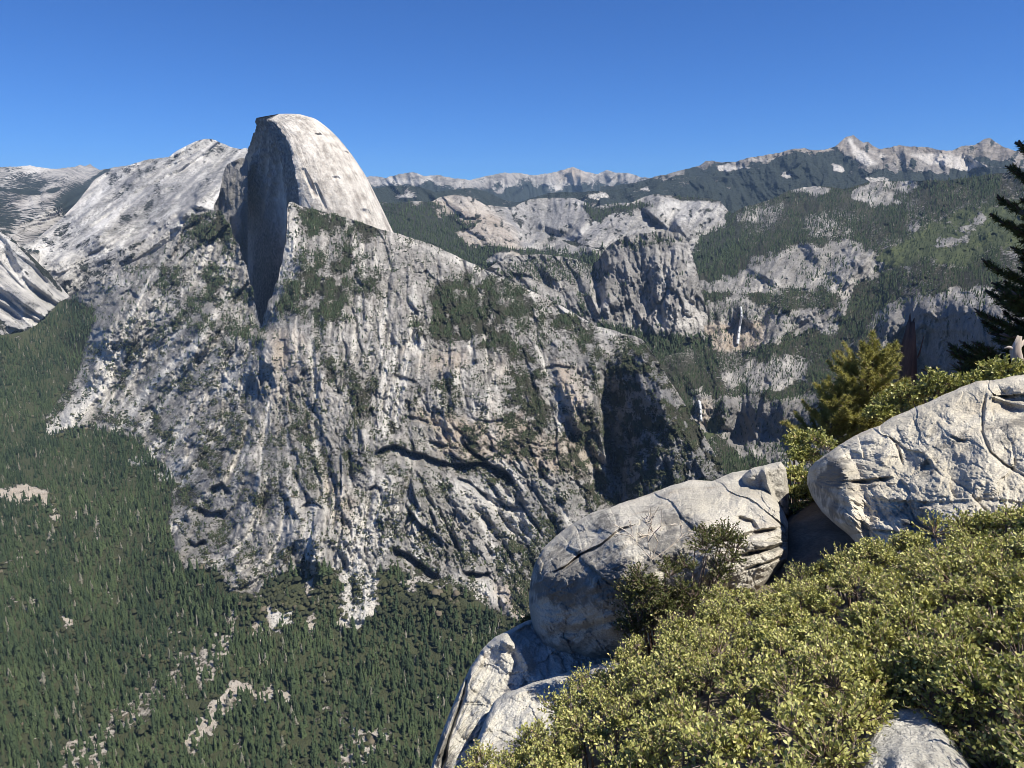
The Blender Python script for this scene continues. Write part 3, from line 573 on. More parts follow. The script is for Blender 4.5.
veg = np.clip(fbm(10, 4, 101)*.7+.05, 0, 1)*np.where(GX < 600, 1, .25)
poly(veg, [(500, 262), (540, 256), (590, 266), (600, 275), (560, 285), (520, 280)], .55, 4, 8); poly(veg, [(610, 245), (650, 234), (685, 238), (672, 248), (625, 252)], .5, 3, 5); poly(veg, [(600, 318), (640, 330), (725, 340), (725, 380), (560, 380)], .95, 3, 5)
poly(veg, [(520, 285), (560, 300), (580, 318), (560, 330), (500, 310)], .6, 4, 8)
cov[0] = veg*.8; cov[1] = np.clip(lic(fbm(9, 3, 102), fl, 40)*.6-.1, 0, .8); poly(cov[1], [(655, 318), (690, 300), (704, 315), (706, 328), (660, 330)], 1, 2, 3); poly(cov[1], [(592, 285), (604, 290), (618, 318), (606, 318)], .8, 2, 3)
poly(cov[2], [(605, 255), (640, 236), (664, 245), (655, 285), (640, 295), (615, 290)], .5, 6, 8)
sl = lic(fbm(2.4, 2, 197), fl, 20); cov[2] = np.clip(cov[2]+np.clip(-sl*2.4-.6, 0, 1), 0, 1)
sheet("granite_domes", top, [(470, 400), (725, 400)], dm, cov, tone, M_ROCK_MID, step=.8, rough_top=1.2, seed=11)
n = 5000; x, y, D, p = scatter_points(np.clip(veg-.1, 0, 1)*(GX > 472)*(GX < 724)*(GY < 380), dm, n, 39, top=top)
hh = r.uniform(8, 24, n); tag(scatter_mesh("dome_trees", M_CONIF, p, hh, hh*1.6, CONES3, var_of(n, 40, .02), 41), kind="stuff")

# waterfalls
def foam_mat():
    m, t, b = new_mat("falling water"); co = N(t, "TexCoord").outputs["Object"]; mp = N(t, "Mapping"); mp.inputs["Scale"].default_value = (1, 1, .12); t.links.new(co, mp.inputs[0])
    n_ = noise(t, mp.outputs[0], .25, 4, .6); t.links.new(mixc(t, n_, (.30, .32, .34), (.70, .72, .74)), b.inputs["Base Color"]); b.inputs["Roughness"].default_value = .6; return m
M_FOAM = foam_mat()
def waterfall(pts, label):
    """a tapering sheet of water standing off the rock"""
    V = []; 
    a = np.array(pts, float); tt = np.linspace(0, 1, 60); k = np.linspace(0, 1, len(a))
    xs = np.interp(tt, k, a[:, 0]); ys = np.interp(tt, k, a[:, 1]); ws = np.interp(tt, k, a[:, 2]); rr = np.random.default_rng(3)
    for i in range(60):
        D0 = float(np.min(samp(dmR, np.array([xs[i]-ws[i]/2, xs[i], xs[i]+ws[i]/2]), np.full(3, ys[i]))))-16
        j = rr.normal(0, ws[i]*.10)
        for q in range(7):
            u = q/6-.5; V.append(P(xs[i]+j*.5+u*ws[i], ys[i], D0-6*math.cos(u*math.pi)*MPX(D0)+8))
    V = np.array(V); o = build("waterfall", V, gridf(60, 7), M_FOAM)
    s = o.modifiers.new("t", 'SOLIDIFY'); s.thickness = 3; return tag(o, label, "waterfall")
waterfall([(741, 307, 1.3), (741.5, 316, 1.1), (740, 325, 1.4), (738.5, 335, 2.0), (737.5, 344, 2.6)], "tall thin white waterfall dropping from the pale rim of the far shaded cliff")
waterfall([(699, 401, 1.8), (700, 406, 1.8), (700.5, 415, 1.5), (701, 421, 1.8)], "lower short waterfall over the rock step right of the dark pointed peak")
# ------------------------------------------------------------------ the great half dome: a closed solid, sheer on its left side
KN = 9
def on_face(px, py, a=(258, 4350), b=(300, 3650)):
    '''distance at which a sight line meets the upright plane of the sheer face'''
    A = P(a[0], 200, a[1])[:2]; B = P(b[0], 200, b[1])[:2]; q = np.array(pdir(px, py)[:2]); e = B-A
    return float((A[0]*e[1]-A[1]*e[0])/(q[0]*e[1]-q[1]*e[0]))
Lc = [(258.5, 118, 4330), (254, 132, 4350), (249, 146, 4370), (244, 160, 4400), (238, 176, 4420), (230, 194, 4430), (222, 210, 4430), (214, 250, 4430), (205, 345, 4430)]
Fc = [(270, 120, 4140), (277, 125, 4000), (284, 136, 3900), (290, 150, 3830), (295, 168, 3770), (298.5, 185, 3730), (300, 203, 3710), (302, 245, 3690), (306, 345, 3650)]
Rc = [(300, 114.5, 3990), (316, 119, 3975), (329, 129, 3965), (340, 140, 3955), (352, 155, 3950), (366, 176, 3945), (380, 204, 3940), (397, 240, 3930), (425, 345, 3900)]
Lc = [(x, y, on_face(x, y)) for x, y, _ in Lc]; Fc = [(x, y, on_face(x, y)) for x, y, _ in Fc]; print('face', [round(c[2]) for c in Lc], [round(c[2]) for c in Fc])
t = np.linspace(0, 1, 300)
def cur(c):
    p = np.array([P(*q) for q in c]); k = np.linspace(0, 1, KN); o = np.stack([np.interp(t, k, p[:, i]) for i in range(3)], -1)
    ker = np.hanning(41); ker /= ker.sum(); pad = np.concatenate([2*o[:1]-o[20:0:-1], o, 2*o[-1:]-o[-2:-22:-1]])
    return np.stack([np.convolve(pad[:, i], ker, 'valid') for i in range(3)], -1)
L_, F_, R_ = cur(Lc), cur(Fc), cur(Rc)
fn_ = np.cross(F_[150]-L_[150], L_[220]-L_[150]); fn_ /= np.linalg.norm(fn_); print('face normal', fn_, 'sun', fn_ @ np.array(sdir))
rj = np.random.default_rng(99); jt_ = sum(a*np.interp(np.arange(300)/w_, np.arange(400), np.repeat(rj.uniform(-1, 1, 200), 2)) for w_, a in ((14, 9), (6, 5), (2.5, 3)))
L_[:, 0] += np.roll(jt_, 40)*.8
nA, nB, nC = 110, 240, 60
rows = []; covs = []; tones = []
mu = np.linspace(0, 1, nA, endpoint=False); nu = np.linspace(0, 1, nB, endpoint=False); bu = np.linspace(0, 1, nC, endpoint=False)
r = np.random.default_rng(12)
def n2d(h, w_, wy, wx, seed):
    rr = np.random.default_rng(seed); g = rr.uniform(-1, 1, (int(h/wy)+3, int(w_/wx)+3)); yy = np.arange(h)/wy; xx = np.arange(w_)/wx
    yi = yy.astype(int); xi = xx.astype(int); fy = yy-yi; fx = xx-xi; fy = fy*fy*(3-2*fy); fx = fx*fx*(3-2*fx)
    a = g[yi][:, xi]*(1-fx)+g[yi][:, xi+1]*fx; b = g[yi+1][:, xi]*(1-fx)+g[yi+1][:, xi+1]*fx
    return a*(1-fy)[:, None]+b*fy[:, None]
fs_ = n2d(300, nA, 70, 9, 1)*3; fs_ = np.floor(fs_)+np.clip((fs_-np.floor(fs_)-.8)*5, 0, 1)
faceN = fs_*7+n2d(300, nA, 50, 4, 2)*5+n2d(300, nA, 9, 3, 3)*4
sh_ = n2d(300, nB, 60, 55, 4)+n2d(300, nB, 20, 16, 15)*.35; sh_ = np.floor(sh_*3.5)+np.clip((sh_*3.5-np.floor(sh_*3.5)-.8)*5, 0, 1)   # peeling shells
bodyN = sh_/3.5*5+n2d(300, nB, 60, 14, 5)*2.0+n2d(300, nB, 12, 8, 6)*1.4+n2d(300, nB, 4, 5, 7)*.8
bodyT = n2d(300, nB, 60, 12, 8)*.35+n2d(300, nB, 45, 4, 9)*.3+n2d(300, nB, 9, 9, 14)*.35+n2d(300, nB, 3, 3, 16)*.3
top_round = np.clip(1-t/.16, 0, 1)
for i in range(300):
    Lp, Fp, Rp = L_[i], F_[i], R_[i]
    e = Fp-Lp; nf = np.array([e[1], -e[0], 0]); nf /= np.linalg.norm(nf); nf = nf if nf[0] < 0 else -nf
    jv = np.array([.5, 1, 0])*jt_[i]; fc = Lp+(Fp-Lp)*mu[:, None]+jv*(mu**10)[:, None]; fade = np.minimum(1, np.minimum(mu, 1-mu)*12)
    fc = fc+nf*((faceN[i]-np.sin(mu*math.pi)*8)*fade)[:, None]
    # rounded side: from the brink towards the viewer's right and back
    mid = (Fp+Rp)/2; toC = -mid.copy(); toC[2] = 0; toC /= np.linalg.norm(toC); bul = np.linalg.norm((Rp-Fp)[:2])*.30
    C1 = Fp+(Rp-Fp)*.28+toC*bul*1.15; C2 = Rp+toC*bul*1.5
    u = nu[:, None]; bd = (1-u)**3*Fp+3*(1-u)**2*u*C1+3*(1-u)*u*u*C2+u**3*Rp
    bd = bd+jv*np.exp(-nu*45)[:, None]
    fb = np.minimum(1, np.minimum(nu*14, (1-nu)*6)); bd = bd+toC*(bodyN[i]*fb)[:, None]; RC = [(.16, .62, .035, .10, 26), (.24, .70, .02, .07, 20), (.55, .30, .05, .012, 22), (.80, .48, .05, .012, 22), (.45, .62, .04, .012, 16), (.62, .78, .05, .014, 18)]
    for u0, t0_, wu, wt, dp in RC: bd = bd-toC*(dp*np.clip(1-np.abs((nu-u0-(t[i]-t0_)*.35)/wu), 0, 1)**.5*max(0, 1-abs((t[i]-t0_)/wt))**.5)[:, None]
    bk = Rp+(Lp-Rp)*bu[:, None]-toC*(np.sin(bu*math.pi)*(260+.4*bul))[:, None]
    if t[i] < .16:
        zt = max(Lp[2], Fp[2], Rp[2]); 
    rows.append(np.concatenate([fc, bd, bk]))
    cv = np.zeros((nA+nB+nC, 4)); cv[:, 3] = 1; tn_ = cv.copy(); tn_[:, 0] = .5
    cv[nA:nA+nB, 1] = np.clip(bodyT[i]*.9+.22, 0, 1); cv[nA:nA+nB, 2] = np.clip(-bodyT[i]*1.0-.15, 0, .7)*.6
    tn_[nA:nA+nB, 0] = .5+np.clip(bodyT[i], -1, 1)*.14; tn_[nA:nA+nB, 1] = .30; cv[:nA, 2] = np.clip(1.0+faceN[i]*.03, 0, 1); cv[:nA, 1] = np.clip(-faceN[i]*.03-.2, 0, .5)  # sheer face near black: its shade deepened in the colour
    rows[-1][nA+nB:, 2] += 0; covs.append(cv); tones.append(tn_)
V = np.array(rows); nr, ncx = V.shape[:2]
c0 = V[0].mean(0); caps = []
for k, s in enumerate((.0, .35, .7)):   # gently rounded summit
    ring = c0+(V[0]-c0)*(s if s else .02); ring[:, 2] = V[0][:, 2]*s+(1-s)*V[0][:, 2].max()+ (1-s*s)*5; caps.append(ring)
V = np.concatenate([np.array(caps), V]); cv = np.concatenate([np.repeat(covs[:1], 3, 0), covs]); tq = np.concatenate([np.repeat(tones[:1], 3, 0), tones])
M_DOME = terrain_mat("dome granite", 7, base=(.48, .46, .425), bright=(.66, .635, .585), dark=(.075, .075, .08), warm=(.46, .37, .28), bump=.55, speck=.25)  # dark: body streaks, and the shade painted on the sheer face
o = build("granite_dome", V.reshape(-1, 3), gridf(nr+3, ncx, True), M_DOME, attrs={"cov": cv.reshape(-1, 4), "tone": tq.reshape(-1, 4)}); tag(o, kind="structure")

# paler buttress at the far foot of the sheer face
top = [(214, 205), (219, 195), (222, 180), (224, 170), (227, 164), (233, 161), (240, 158), (244, 158), (247, 161)]
dm = dmap_from([(214, 205, 4330), (224, 168, 4340), (245, 157, 4350), (262, 160, 4350), (225, 200, 4290), (240, 180, 4290), (262, 200, 4290), (214, 260, 4250), (262, 260, 4250)], 2)
fl = flow([(230, 180, -3), (240, 200, -5)]); dm, tn = rough_d(dm, fl, 1.5, 23, ((9, 1.), (5, .6), (2.5, .4)), 8)
cov = [np.clip(fbm(8, 3, 113)*.5-.2, 0, 1), Z(), np.full((H, W), .75, np.float32)]; tone = [.42+tn*.2, Z(), Z()]  # whole buttress darkened, its shade carried by the dark mask
sheet("rock_buttress", top, [(214, 290), (247, 290)], dm, cov, tone, M_ROCK_MID, step=.7, rough_top=.8, seed=21)

# ------------------------------------------------------------------ main cliff, its ridge, the dark peak and the valley floor
TOPM = [(-110, 338), (-60, 338), (0, 336), (28, 331), (46, 318), (60, 302), (75, 294), (88, 287), (100, 279), (112, 271), (124, 266), (140, 259), (155, 252), (168, 243), (178, 234), (184, 224), (192, 214), (204, 211), (214, 210), (222, 210), (226, 221), (230, 225), (234, 239), (239, 244), (243, 260), (247, 266), (250, 284), (253, 290), (256, 308), (259, 321), (262, 327),
        (264, 314), (266, 311), (269, 299), (272, 297), (275, 284), (278, 281), (280, 268), (282.5, 262), (284, 249), (286, 243), (287, 226), (287.5, 208), (289, 203), (292, 202), (300, 206), (312, 209), (322, 211), (335, 214), (350, 219), (362, 223), (378, 229), (395, 233), (412, 238), (430, 244), (450, 253), (470, 262), (490, 272), (508, 280), (525, 288), (545, 297), (560, 305),
        (580, 316), (598, 327), (612, 330), (622, 334), (632, 336), (642, 340), (650, 350), (660, 364), (668, 378), (676, 390), (684, 402), (692, 416), (702, 432), (712, 448), (722, 466), (732, 486), (745, 510), (770, 570)]
BOTM = [(-110, 850), (600, 850), (770, 640)]
ctrl = [(285, 202, 3380), (300, 206, 3500), (330, 212, 3560), (395, 233, 3480), (430, 244, 3320), (470, 262, 3120), (520, 285, 2920), (560, 305, 2780), (600, 328, 2600), (632, 336, 2430),
    (222, 210, 4050), (204, 211, 4080), (180, 234, 4120), (234, 234, 3850), (248, 269, 3560), (257, 305, 3320), (261, 324, 3080), (150, 255, 4200), (120, 268, 4350), (100, 279, 4450), (60, 301, 5050),
    (266, 308, 3000), (276, 285, 3080), (287, 245, 3230), (283, 224, 3300), (300, 260, 3050), (300, 300, 2850), (340, 255, 3200), (340, 300, 2780), (400, 262, 3080), (400, 290, 2780), (450, 290, 2720), (400, 345, 2330), (450, 340, 2350), (500, 320, 2500), (500, 345, 2330), (560, 345, 2350), (600, 360, 2250),
    (350, 340, 2400), (310, 330, 2560), (280, 340, 2620), (270, 360, 2560), (320, 400, 2160), (360, 400, 2080), (400, 400, 2030), (450, 400, 2000), (500, 400, 2020), (550, 400, 2050), (585, 400, 1990),
    (380, 448, 1840), (440, 455, 1830), (500, 462, 1800), (560, 460, 1800), (350, 480, 1770), (400, 485, 1740), (450, 490, 1720), (500, 500, 1700), (560, 500, 1700), (400, 540, 1610), (450, 560, 1570), (500, 560, 1590), (550, 560, 1590), (320, 480, 1840), (300, 480, 1850), (290, 430, 2080), (330, 540, 1610),
    (300, 540, 1650), (270, 430, 2180), (255, 470, 2000), (250, 380, 2650), (230, 400, 2700), (240, 340, 3050), (220, 300, 3500), (180, 280, 3750), (140, 300, 3850), (200, 350, 3250), (150, 350, 3600), (110, 330, 3900), (110, 380, 3750), (150, 400, 3350), (190, 420, 2850), (120, 420, 3380), (200, 470, 2380), (230, 440, 2400), (220, 520, 2020), (240, 555, 1800), (200, 540, 1960), (270, 520, 1820),
    (617, 345, 2330), (640, 350, 2280), (605, 400, 2220), (620, 400, 2180), (640, 400, 2040), (662, 400, 1890), (680, 408, 2000), (600, 440, 2120), (612, 470, 2040), (640, 450, 1900), (665, 450, 1780), (690, 440, 1900), (710, 460, 1880), (640, 490, 1780), (690, 490, 1720), (610, 500, 1870), (650, 560, 1640), (730, 520, 1760), (770, 600, 1600), (600, 600, 1500)]
base = [(0, 437, -930), (-100, 440, -930), (0, 335, -600), (-100, 335, -600), (60, 322, -575), (70, 350, -700), (60, 400, -860), (100, 433, -900), (130, 445, -900), (165, 475, -900), (165, 545, -890), (190, 575, -880), (235, 597, -868), (265, 592, -850), (300, 572, -835), (350, 582, -838), (400, 572, -822), (440, 590, -835), (470, 603, -848), (520, 622, -860), (570, 640, -860)]
for yy in (500, 560, 620, 700, 780, 850): base += [(xx, yy, -955 if yy < 700 else -962) for xx in (-100, 0, 100)]
for yy in (650, 720, 780, 850): base += [(xx, yy, {650: -925, 720: -950, 780: -960, 850: -965}[yy]) for xx in (180, 260, 340, 420, 500, 580)]
base += [(150, 600, -945), (200, 610, -920)]
ctrl += [z_at(*b) for b in base]
dm = dmap_from(ctrl, 3)
# big ribs, fins and chimneys (drawn downwards; left width, right width, metres)
RIBS = [([(286, 252), (276, 286), (266, 310), (258, 330), (250, 365), (238, 400), (226, 430)], 8, 30, 55),
    ([(222, 214), (240, 262), (250, 296)], 6, 3, 8),
    ([(300, 330), (262, 345), (256, 372), (262, 398), (256, 425), (246, 448)], 12, 22, 60),
    ([(262, 330), (267, 350), (272, 372), (280, 392)], 9, 16, 60), ([(262, 350), (262, 380), (256, 410)], 9, 7, -50),
    ([(345, 215), (352, 262), (340, 300), (335, 335)], 40, 40, 60), ([(430, 246), (420, 290), (405, 345)], 40, 40, 60), ([(410, 290), (412, 330), (404, 370), (392, 400), (385, 430)], 12, 12, -26),
    ([(384, 330), (396, 350), (392, 372), (384, 392), (380, 420)], 5, 8, -14),
    ([(470, 345), (472, 380), (480, 410)], 12, 30, 40), ([(505, 350), (498, 372), (495, 400)], 8, 24, 45), ([(560, 340), (558, 370), (575, 410), (590, 440)], 12, 30, 60), ([(530, 350), (535, 400), (540, 440)], 10, 24, 30),
    ([(600, 345), (596, 372), (597, 400), (600, 430), (606, 460), (612, 490)], 20, 5, 90), ([(612, 345), (605, 380), (604, 420), (610, 455), (618, 490)], 6, 10, -60),
    ([(632, 337), (640, 360), (655, 385), (668, 410), (685, 435), (700, 465), (712, 500)], 22, 14, 60), ([(622, 350), (622, 380), (628, 420), (636, 460), (640, 500)], 7, 10, 35), ([(636, 370), (645, 400), (655, 440), (660, 480)], 6, 12, 40), ([(655, 400), (668, 440), (676, 490)], 5, 10, 35), ([(612, 420), (620, 450), (630, 485)], 5, 8, 30), ([(648, 360), (662, 392)], 5, 8, 30), ([(690, 430), (698, 460), (706, 490)], 5, 8, 30),
    ([(292, 430), (300, 460), (306, 490), (322, 512)], 7, 12, 45), ([(312, 440), (318, 470), (330, 500)], 5, 9, 26), ([(330, 430), (334, 460), (340, 488)], 5, 9, 26), ([(348, 420), (352, 450), (358, 480)], 5, 10, 30), ([(364, 425), (368, 450), (366, 480)], 5, 9, 26), ([(282, 470), (290, 500), (300, 520)], 6, 12, 34),
    ([(405, 462), (400, 480), (392, 505)], 5, 10, 24), ([(418, 462), (428, 490), (440, 510)], 5, 10, 22), ([(385, 480), (374, 500), (368, 540)], 6, 12, 24), ([(352, 500), (352, 530), (352, 575)], 8, 14, 30), ([(325, 510), (318, 545), (320, 580)], 8, 12, 24), ([(300, 520), (285, 550), (280, 580)], 8, 14, 36),
    ([(455, 490), (470, 520), (480, 560)], 8, 14, 22), ([(485, 500), (500, 530), (520, 570)], 6, 14, 22), ([(430, 505), (440, 530), (452, 560)], 6, 12, 24), ([(520, 480), (530, 520), (540, 570)], 12, 16, 26), ([(560, 440), (570, 480), (560, 540)], 14, 16, 34), ([(470, 575), (468, 585), (462, 590)], 8, 8, 18),
    ([(205, 480), (192, 500), (182, 530), (176, 560)], 8, 24, 50), ([(228, 478), (214, 505), (200, 540)], 8, 20, 48), ([(248, 485), (240, 515), (232, 550), (240, 585)], 8, 20, 48), ([(262, 470), (258, 500), (256, 540)], 6, 12, 30), ([(222, 455), (205, 470), (188, 490)], 6, 16, 34),
    ([(128, 292), (106, 330), (98, 360), (92, 385)], 14, 26, 90), ([(150, 290), (135, 320), (128, 350), (122, 372)], 7, 20, 50), ([(215, 315), (180, 355), (150, 395), (125, 440)], 8, 24, 60), ([(190, 300), (160, 335), (140, 370)], 6, 14, 34), ([(240, 320), (215, 360), (185, 400), (150, 450)], 8, 24, 50), ([(245, 360), (222, 400), (195, 440), (170, 475)], 8, 20, 50), ([(240, 410), (225, 435), (205, 460)], 6, 14, 30), ([(105, 385), (85, 400), (62, 425)], 8, 20, 60), ([(165, 260), (140, 280), (120, 300)], 8, 16, 40)]
for pts, wl, wr, a in RIBS: cliff(dm, pts, wl, wr, a*(.6 if a < 60 else .95), 4)
# overhanging arches: rock stepping back beneath a curved edge
def arch(dmap, pts, drop, depth):
    s = win(pts, drop+8); d, sdn, tt_ = seg_dist(GX[s], GY[s], pts); d = d+edge_noise(12)[s]*1.5
    a = np.where(sdn < 0, np.clip(1-d/drop, 0, 1), np.clip(1-d/1.6, 0, 1)); dmap[s] += a*depth*np.minimum(1, np.minimum(tt_, 1-tt_)*7+.1)
ARCH = [([(372, 456), (384, 448), (397, 446), (410, 452), (425, 455), (440, 462), (452, 464)], 14, 30), ([(448, 463), (465, 464), (482, 462), (495, 467), (508, 476), (517, 488)], 13, 34), ([(455, 478), (470, 482), (482, 492), (490, 496)], 5, 18), ([(490, 496), (508, 508), (530, 508)], 4, 12), ([(464, 573), (478, 574), (492, 572)], 7, 30), ([(392, 549), (408, 555), (422, 565), (440, 580)], 8, 26), ([(368, 490), (376, 486), (382, 492)], 4, 16), ([(300, 508), (312, 500), (324, 510)], 5, 14),
        ([(210, 490), (222, 484), (232, 494)], 8, 26), ([(198, 508), (210, 514), (226, 512)], 9, 26), ([(186, 540), (196, 546), (206, 540)], 8, 22), ([(218, 450), (228, 448), (236, 455)], 6, 20), ([(58, 395), (66, 388), (74, 392)], 5, 20), ([(118, 296), (130, 290), (138, 300)], 7, 26), ([(140, 412), (152, 408), (158, 416)], 5, 20), ([(82, 388), (92, 386), (98, 391)], 3, 16),
        ([(430, 345), (445, 352), (460, 350)], 4, 12), ([(392, 375), (405, 378), (418, 384)], 4, 14), ([(470, 418), (490, 422), (505, 420)], 4, 12), ([(400, 415), (420, 420), (440, 425)], 4, 12), ([(425, 440), (445, 446), (460, 448)], 4, 14), ([(535, 372), (555, 366), (575, 368)], 4, 14), ([(520, 440), (540, 446), (560, 444)], 3, 10)]
for pts, dr, de in ARCH: arch(dm, pts, dr*1.1, de*1.7)
rocky = np.ones((H, W), np.float32)
FOREST = [(-110, 332), (30, 328), (45, 314), (62, 300), (80, 300), (96, 308), (92, 330), (84, 360), (72, 382), (56, 404), (46, 420), (50, 434), (100, 428), (135, 440), (160, 462), (172, 480), (170, 510), (172, 545), (186, 568), (212, 568), (232, 592), (255, 596), (270, 580), (292, 570), (318, 572), (338, 566), (346, 580), (350, 600), (346, 622), (366, 622), (374, 600), (376, 575), (396, 566), (420, 578), (452, 590), (490, 605), (520, 622), (620, 640), (620, 850), (-110, 850)]
flat = Z(); poly(flat, FOREST, 1, 3, 3); flat[(GX < 46) & (GY < 440)] = 1
flM = flow([(70, 400, -35), (110, 330, -15), (140, 420, -40), (180, 300, -42), (180, 380, -38), (220, 340, -38), (230, 420, -30), (200, 480, -40), (200, 540, -50), (250, 320, -15), (250, 400, -12), (260, 500, -10), (240, 560, -50),
            (290, 280, -12), (300, 350, 8), (310, 420, 10), (320, 480, 12), (350, 420, 5), (350, 540, -8), (400, 380, -12), (390, 500, -22), (430, 500, 35), (410, 290, 5), (480, 300, 25), (450, 420, 20), (480, 450, 60), (480, 380, -5), (500, 520, 35), (540, 420, 12), (560, 520, 30), (550, 340, 30), (590, 400, 12), (640, 400, 15), (650, 470, 8), (690, 440, 20), (400, 560, 20), (450, 570, 15)])
# chutes and slab edges that run with the grain of the rock
def trace(x, y, L, fl):
    out = [(x, y)]; 
    for i in range(int(L/6)):
        u = float(samp(fl[0], x, y)); v = float(samp(fl[1], x, y)); n_ = math.hypot(u, v)+1e-6
        if v < 0: u, v = -u, -v
        x += 6*u/n_+rt2.normal(0, .5); y += 6*v/n_; out.append((x, y))
    return out
rt2 = np.random.default_rng(808); CH = []
for i in range(180):
    x = rt2.uniform(95, 600); y = rt2.uniform(235, 520)
    if samp(flat, x, y) > .1 or y < curve(TOPM, x)+8: continue
    L_t = rt2.uniform(45, 130) if x < 300 else rt2.uniform(30, 85); pts = trace(x, y, L_t, flM); kind_ = rt2.uniform()
    CH.append((pts, kind_)); wdt = rt2.uniform(2.5, 5)
    if x > 270 and rt2.uniform() < .55: continue
    if kind_ < .45: cliff(dm, pts, wdt, wdt*1.3, -rt2.uniform(10, 22), 2)
    elif kind_ < .8: cliff(dm, pts, wdt*.8, wdt*3.5, rt2.uniform(14, 34), 2)
keep = dm.copy()
dm2, tn = rough_d(dm, flM, .7, 20, ((44, .5), (22, .35), (11, .4), (6, .45), (3, .5)), 3)
fr, tfM, jtM = fracture(dm2, flM, .68, 741, ((34, .30), (17, .40), (8, .5), (4, .5), (2.4, .4)), 3.0)
wk = np.clip(.6+fbm(60, 3, 750)*.8, .2, 1.0); poly(wk, [(455, 480), (530, 485), (545, 560), (480, 560)], .45, 8, 8, 'set'); poly(wk, [(410, 345), (470, 345), (470, 378), (415, 378)], .4, 6, 6, 'set'); poly(wk, [(285, 330), (312, 330), (300, 380), (275, 395)], .4, 6, 6, 'set'); dm2 = dm2+(fr-dm2)*wk
iso, tn2 = rough_d(dm, None, .8, 60, ((20, .2), (10, .3), (5, .5), (2.6, .8), (1.5, .8)), 0)
dm = dm2+(iso-keep); dmM = keep+(dm-keep)*(1-flat*.92)
cov = [Z(), Z(), Z()]; tone = [np.clip(.48+(tn*.08+tn2*.06)+tfM*.22, .1, .95), Z(), Z()]
veg = np.clip(fbm(34, 5, 120)*.38+.16, 0, .55)+np.clip(lic(fbm(10, 3, 121), flM, 30)*.22, 0, .3)
VEG = [([(275, 300), (288, 276), (305, 262), (320, 258), (345, 256), (352, 272), (345, 300), (325, 318), (300, 314), (278, 316)], .95), ([(298, 208), (330, 212), (372, 228), (366, 238), (330, 232), (300, 226)], 1), ([(352, 262), (385, 262), (392, 300), (370, 320), (352, 305)], .6),
    ([(430, 285), (470, 275), (500, 300), (520, 315), (505, 340), (480, 350), (440, 345), (412, 338), (418, 310)], .98), ([(512, 285), (545, 298), (580, 318), (610, 333), (615, 345), (590, 342), (560, 330), (525, 320)], .8), ([(505, 345), (530, 340), (528, 372), (505, 380)], .75), ([(505, 375), (540, 372), (560, 400), (562, 440), (520, 438), (498, 410)], .72),
    ([(575, 340), (600, 350), (598, 395), (600, 440), (612, 490), (590, 500), (572, 470), (570, 430), (590, 400)], .75), ([(430, 380), (470, 378), (470, 408), (440, 408)], .75), ([(400, 380), (418, 374), (424, 390), (404, 398)], .65), ([(450, 425), (560, 440), (600, 470), (590, 478), (520, 470), (460, 460)], .55), ([(180, 240), (192, 214), (224, 212), (232, 236), (205, 245)], 1), ([(205, 268), (225, 262), (246, 272), (252, 300), (228, 292), (205, 300)], .85), ([(130, 270), (170, 262), (200, 275), (185, 292), (150, 285)], .55),
    ([(110, 360), (130, 350), (140, 330), (148, 345), (128, 385), (115, 395)], .7), ([(55, 400), (78, 380), (90, 392), (70, 410), (50, 425)], .7), ([(150, 330), (200, 290), (215, 300), (170, 340), (150, 360)], .5), ([(170, 370), (205, 345), (210, 360), (180, 395)], .5), ([(60, 400), (45, 432), (80, 424), (95, 428), (150, 432), (170, 455), (180, 440), (140, 415), (100, 410)], .55), ([(214, 330), (240, 318), (232, 345), (200, 385)], .5), ([(190, 460), (215, 430), (240, 430), (232, 455), (200, 490), (178, 530), (168, 500)], .6), ([(242, 432), (270, 440), (262, 462), (235, 470)], .7),
    ([(372, 515), (400, 505), (410, 530), (395, 555), (378, 545)], .5), ([(500, 520), (560, 500), (580, 560), (560, 600), (520, 590), (500, 560)], .55), ([(290, 320), (312, 322), (322, 350), (345, 370), (350, 385), (320, 380), (300, 350)], .55), ([(612, 335), (655, 352), (700, 430), (725, 480), (700, 500), (660, 440), (640, 400), (620, 380)], .95), ([(615, 380), (640, 400), (660, 450), (700, 480), (640, 490), (610, 430)], .6), ([(255, 560), (300, 545), (320, 565), (260, 590)], .4), ([(440, 520), (460, 530), (450, 560), (436, 550)], .4)]
for pg, v in VEG: poly(veg, pg, v, 11, 16, nz=24)
veg *= np.clip(1.0+fbm(9, 4, 133)*.9, .2, 1.15)
CLEAR = [([(276, 320), (300, 318), (312, 335), (300, 372), (288, 395), (268, 380), (266, 345)], .85), ([(372, 300), (408, 270), (412, 300), (408, 340), (395, 400), (380, 440), (378, 400), (388, 350), (365, 310)], .7), ([(410, 345), (470, 345), (478, 370), (440, 378), (410, 372)], .7), ([(484, 365), (502, 362), (498, 400), (490, 425), (486, 400)], .8), ([(545, 360), (588, 350), (590, 400), (575, 420), (562, 390)], .6), ([(455, 484), (530, 490), (540, 515), (540, 550), (470, 520)], .6), ([(290, 500), (380, 480), (380, 570), (300, 560)], .6), ([(360, 240), (372, 262), (392, 262), (396, 245)], .2), ([(285, 203), (297, 210), (292, 250), (275, 300), (262, 320)], .8), ([(98, 330), (125, 330), (120, 372), (100, 400), (75, 425), (60, 425), (92, 385)], .8)]
for pg, v in CLEAR: k = Z(); poly(k, pg, v, 8, 12); veg *= 1-k
veg = np.clip(veg, 0, 1)
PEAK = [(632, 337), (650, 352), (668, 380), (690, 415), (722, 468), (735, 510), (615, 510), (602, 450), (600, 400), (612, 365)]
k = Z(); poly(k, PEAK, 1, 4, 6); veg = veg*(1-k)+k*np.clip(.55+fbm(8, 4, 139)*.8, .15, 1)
rock_veg = veg*(1-flat)
ff = np.ones((H, W), np.float32)
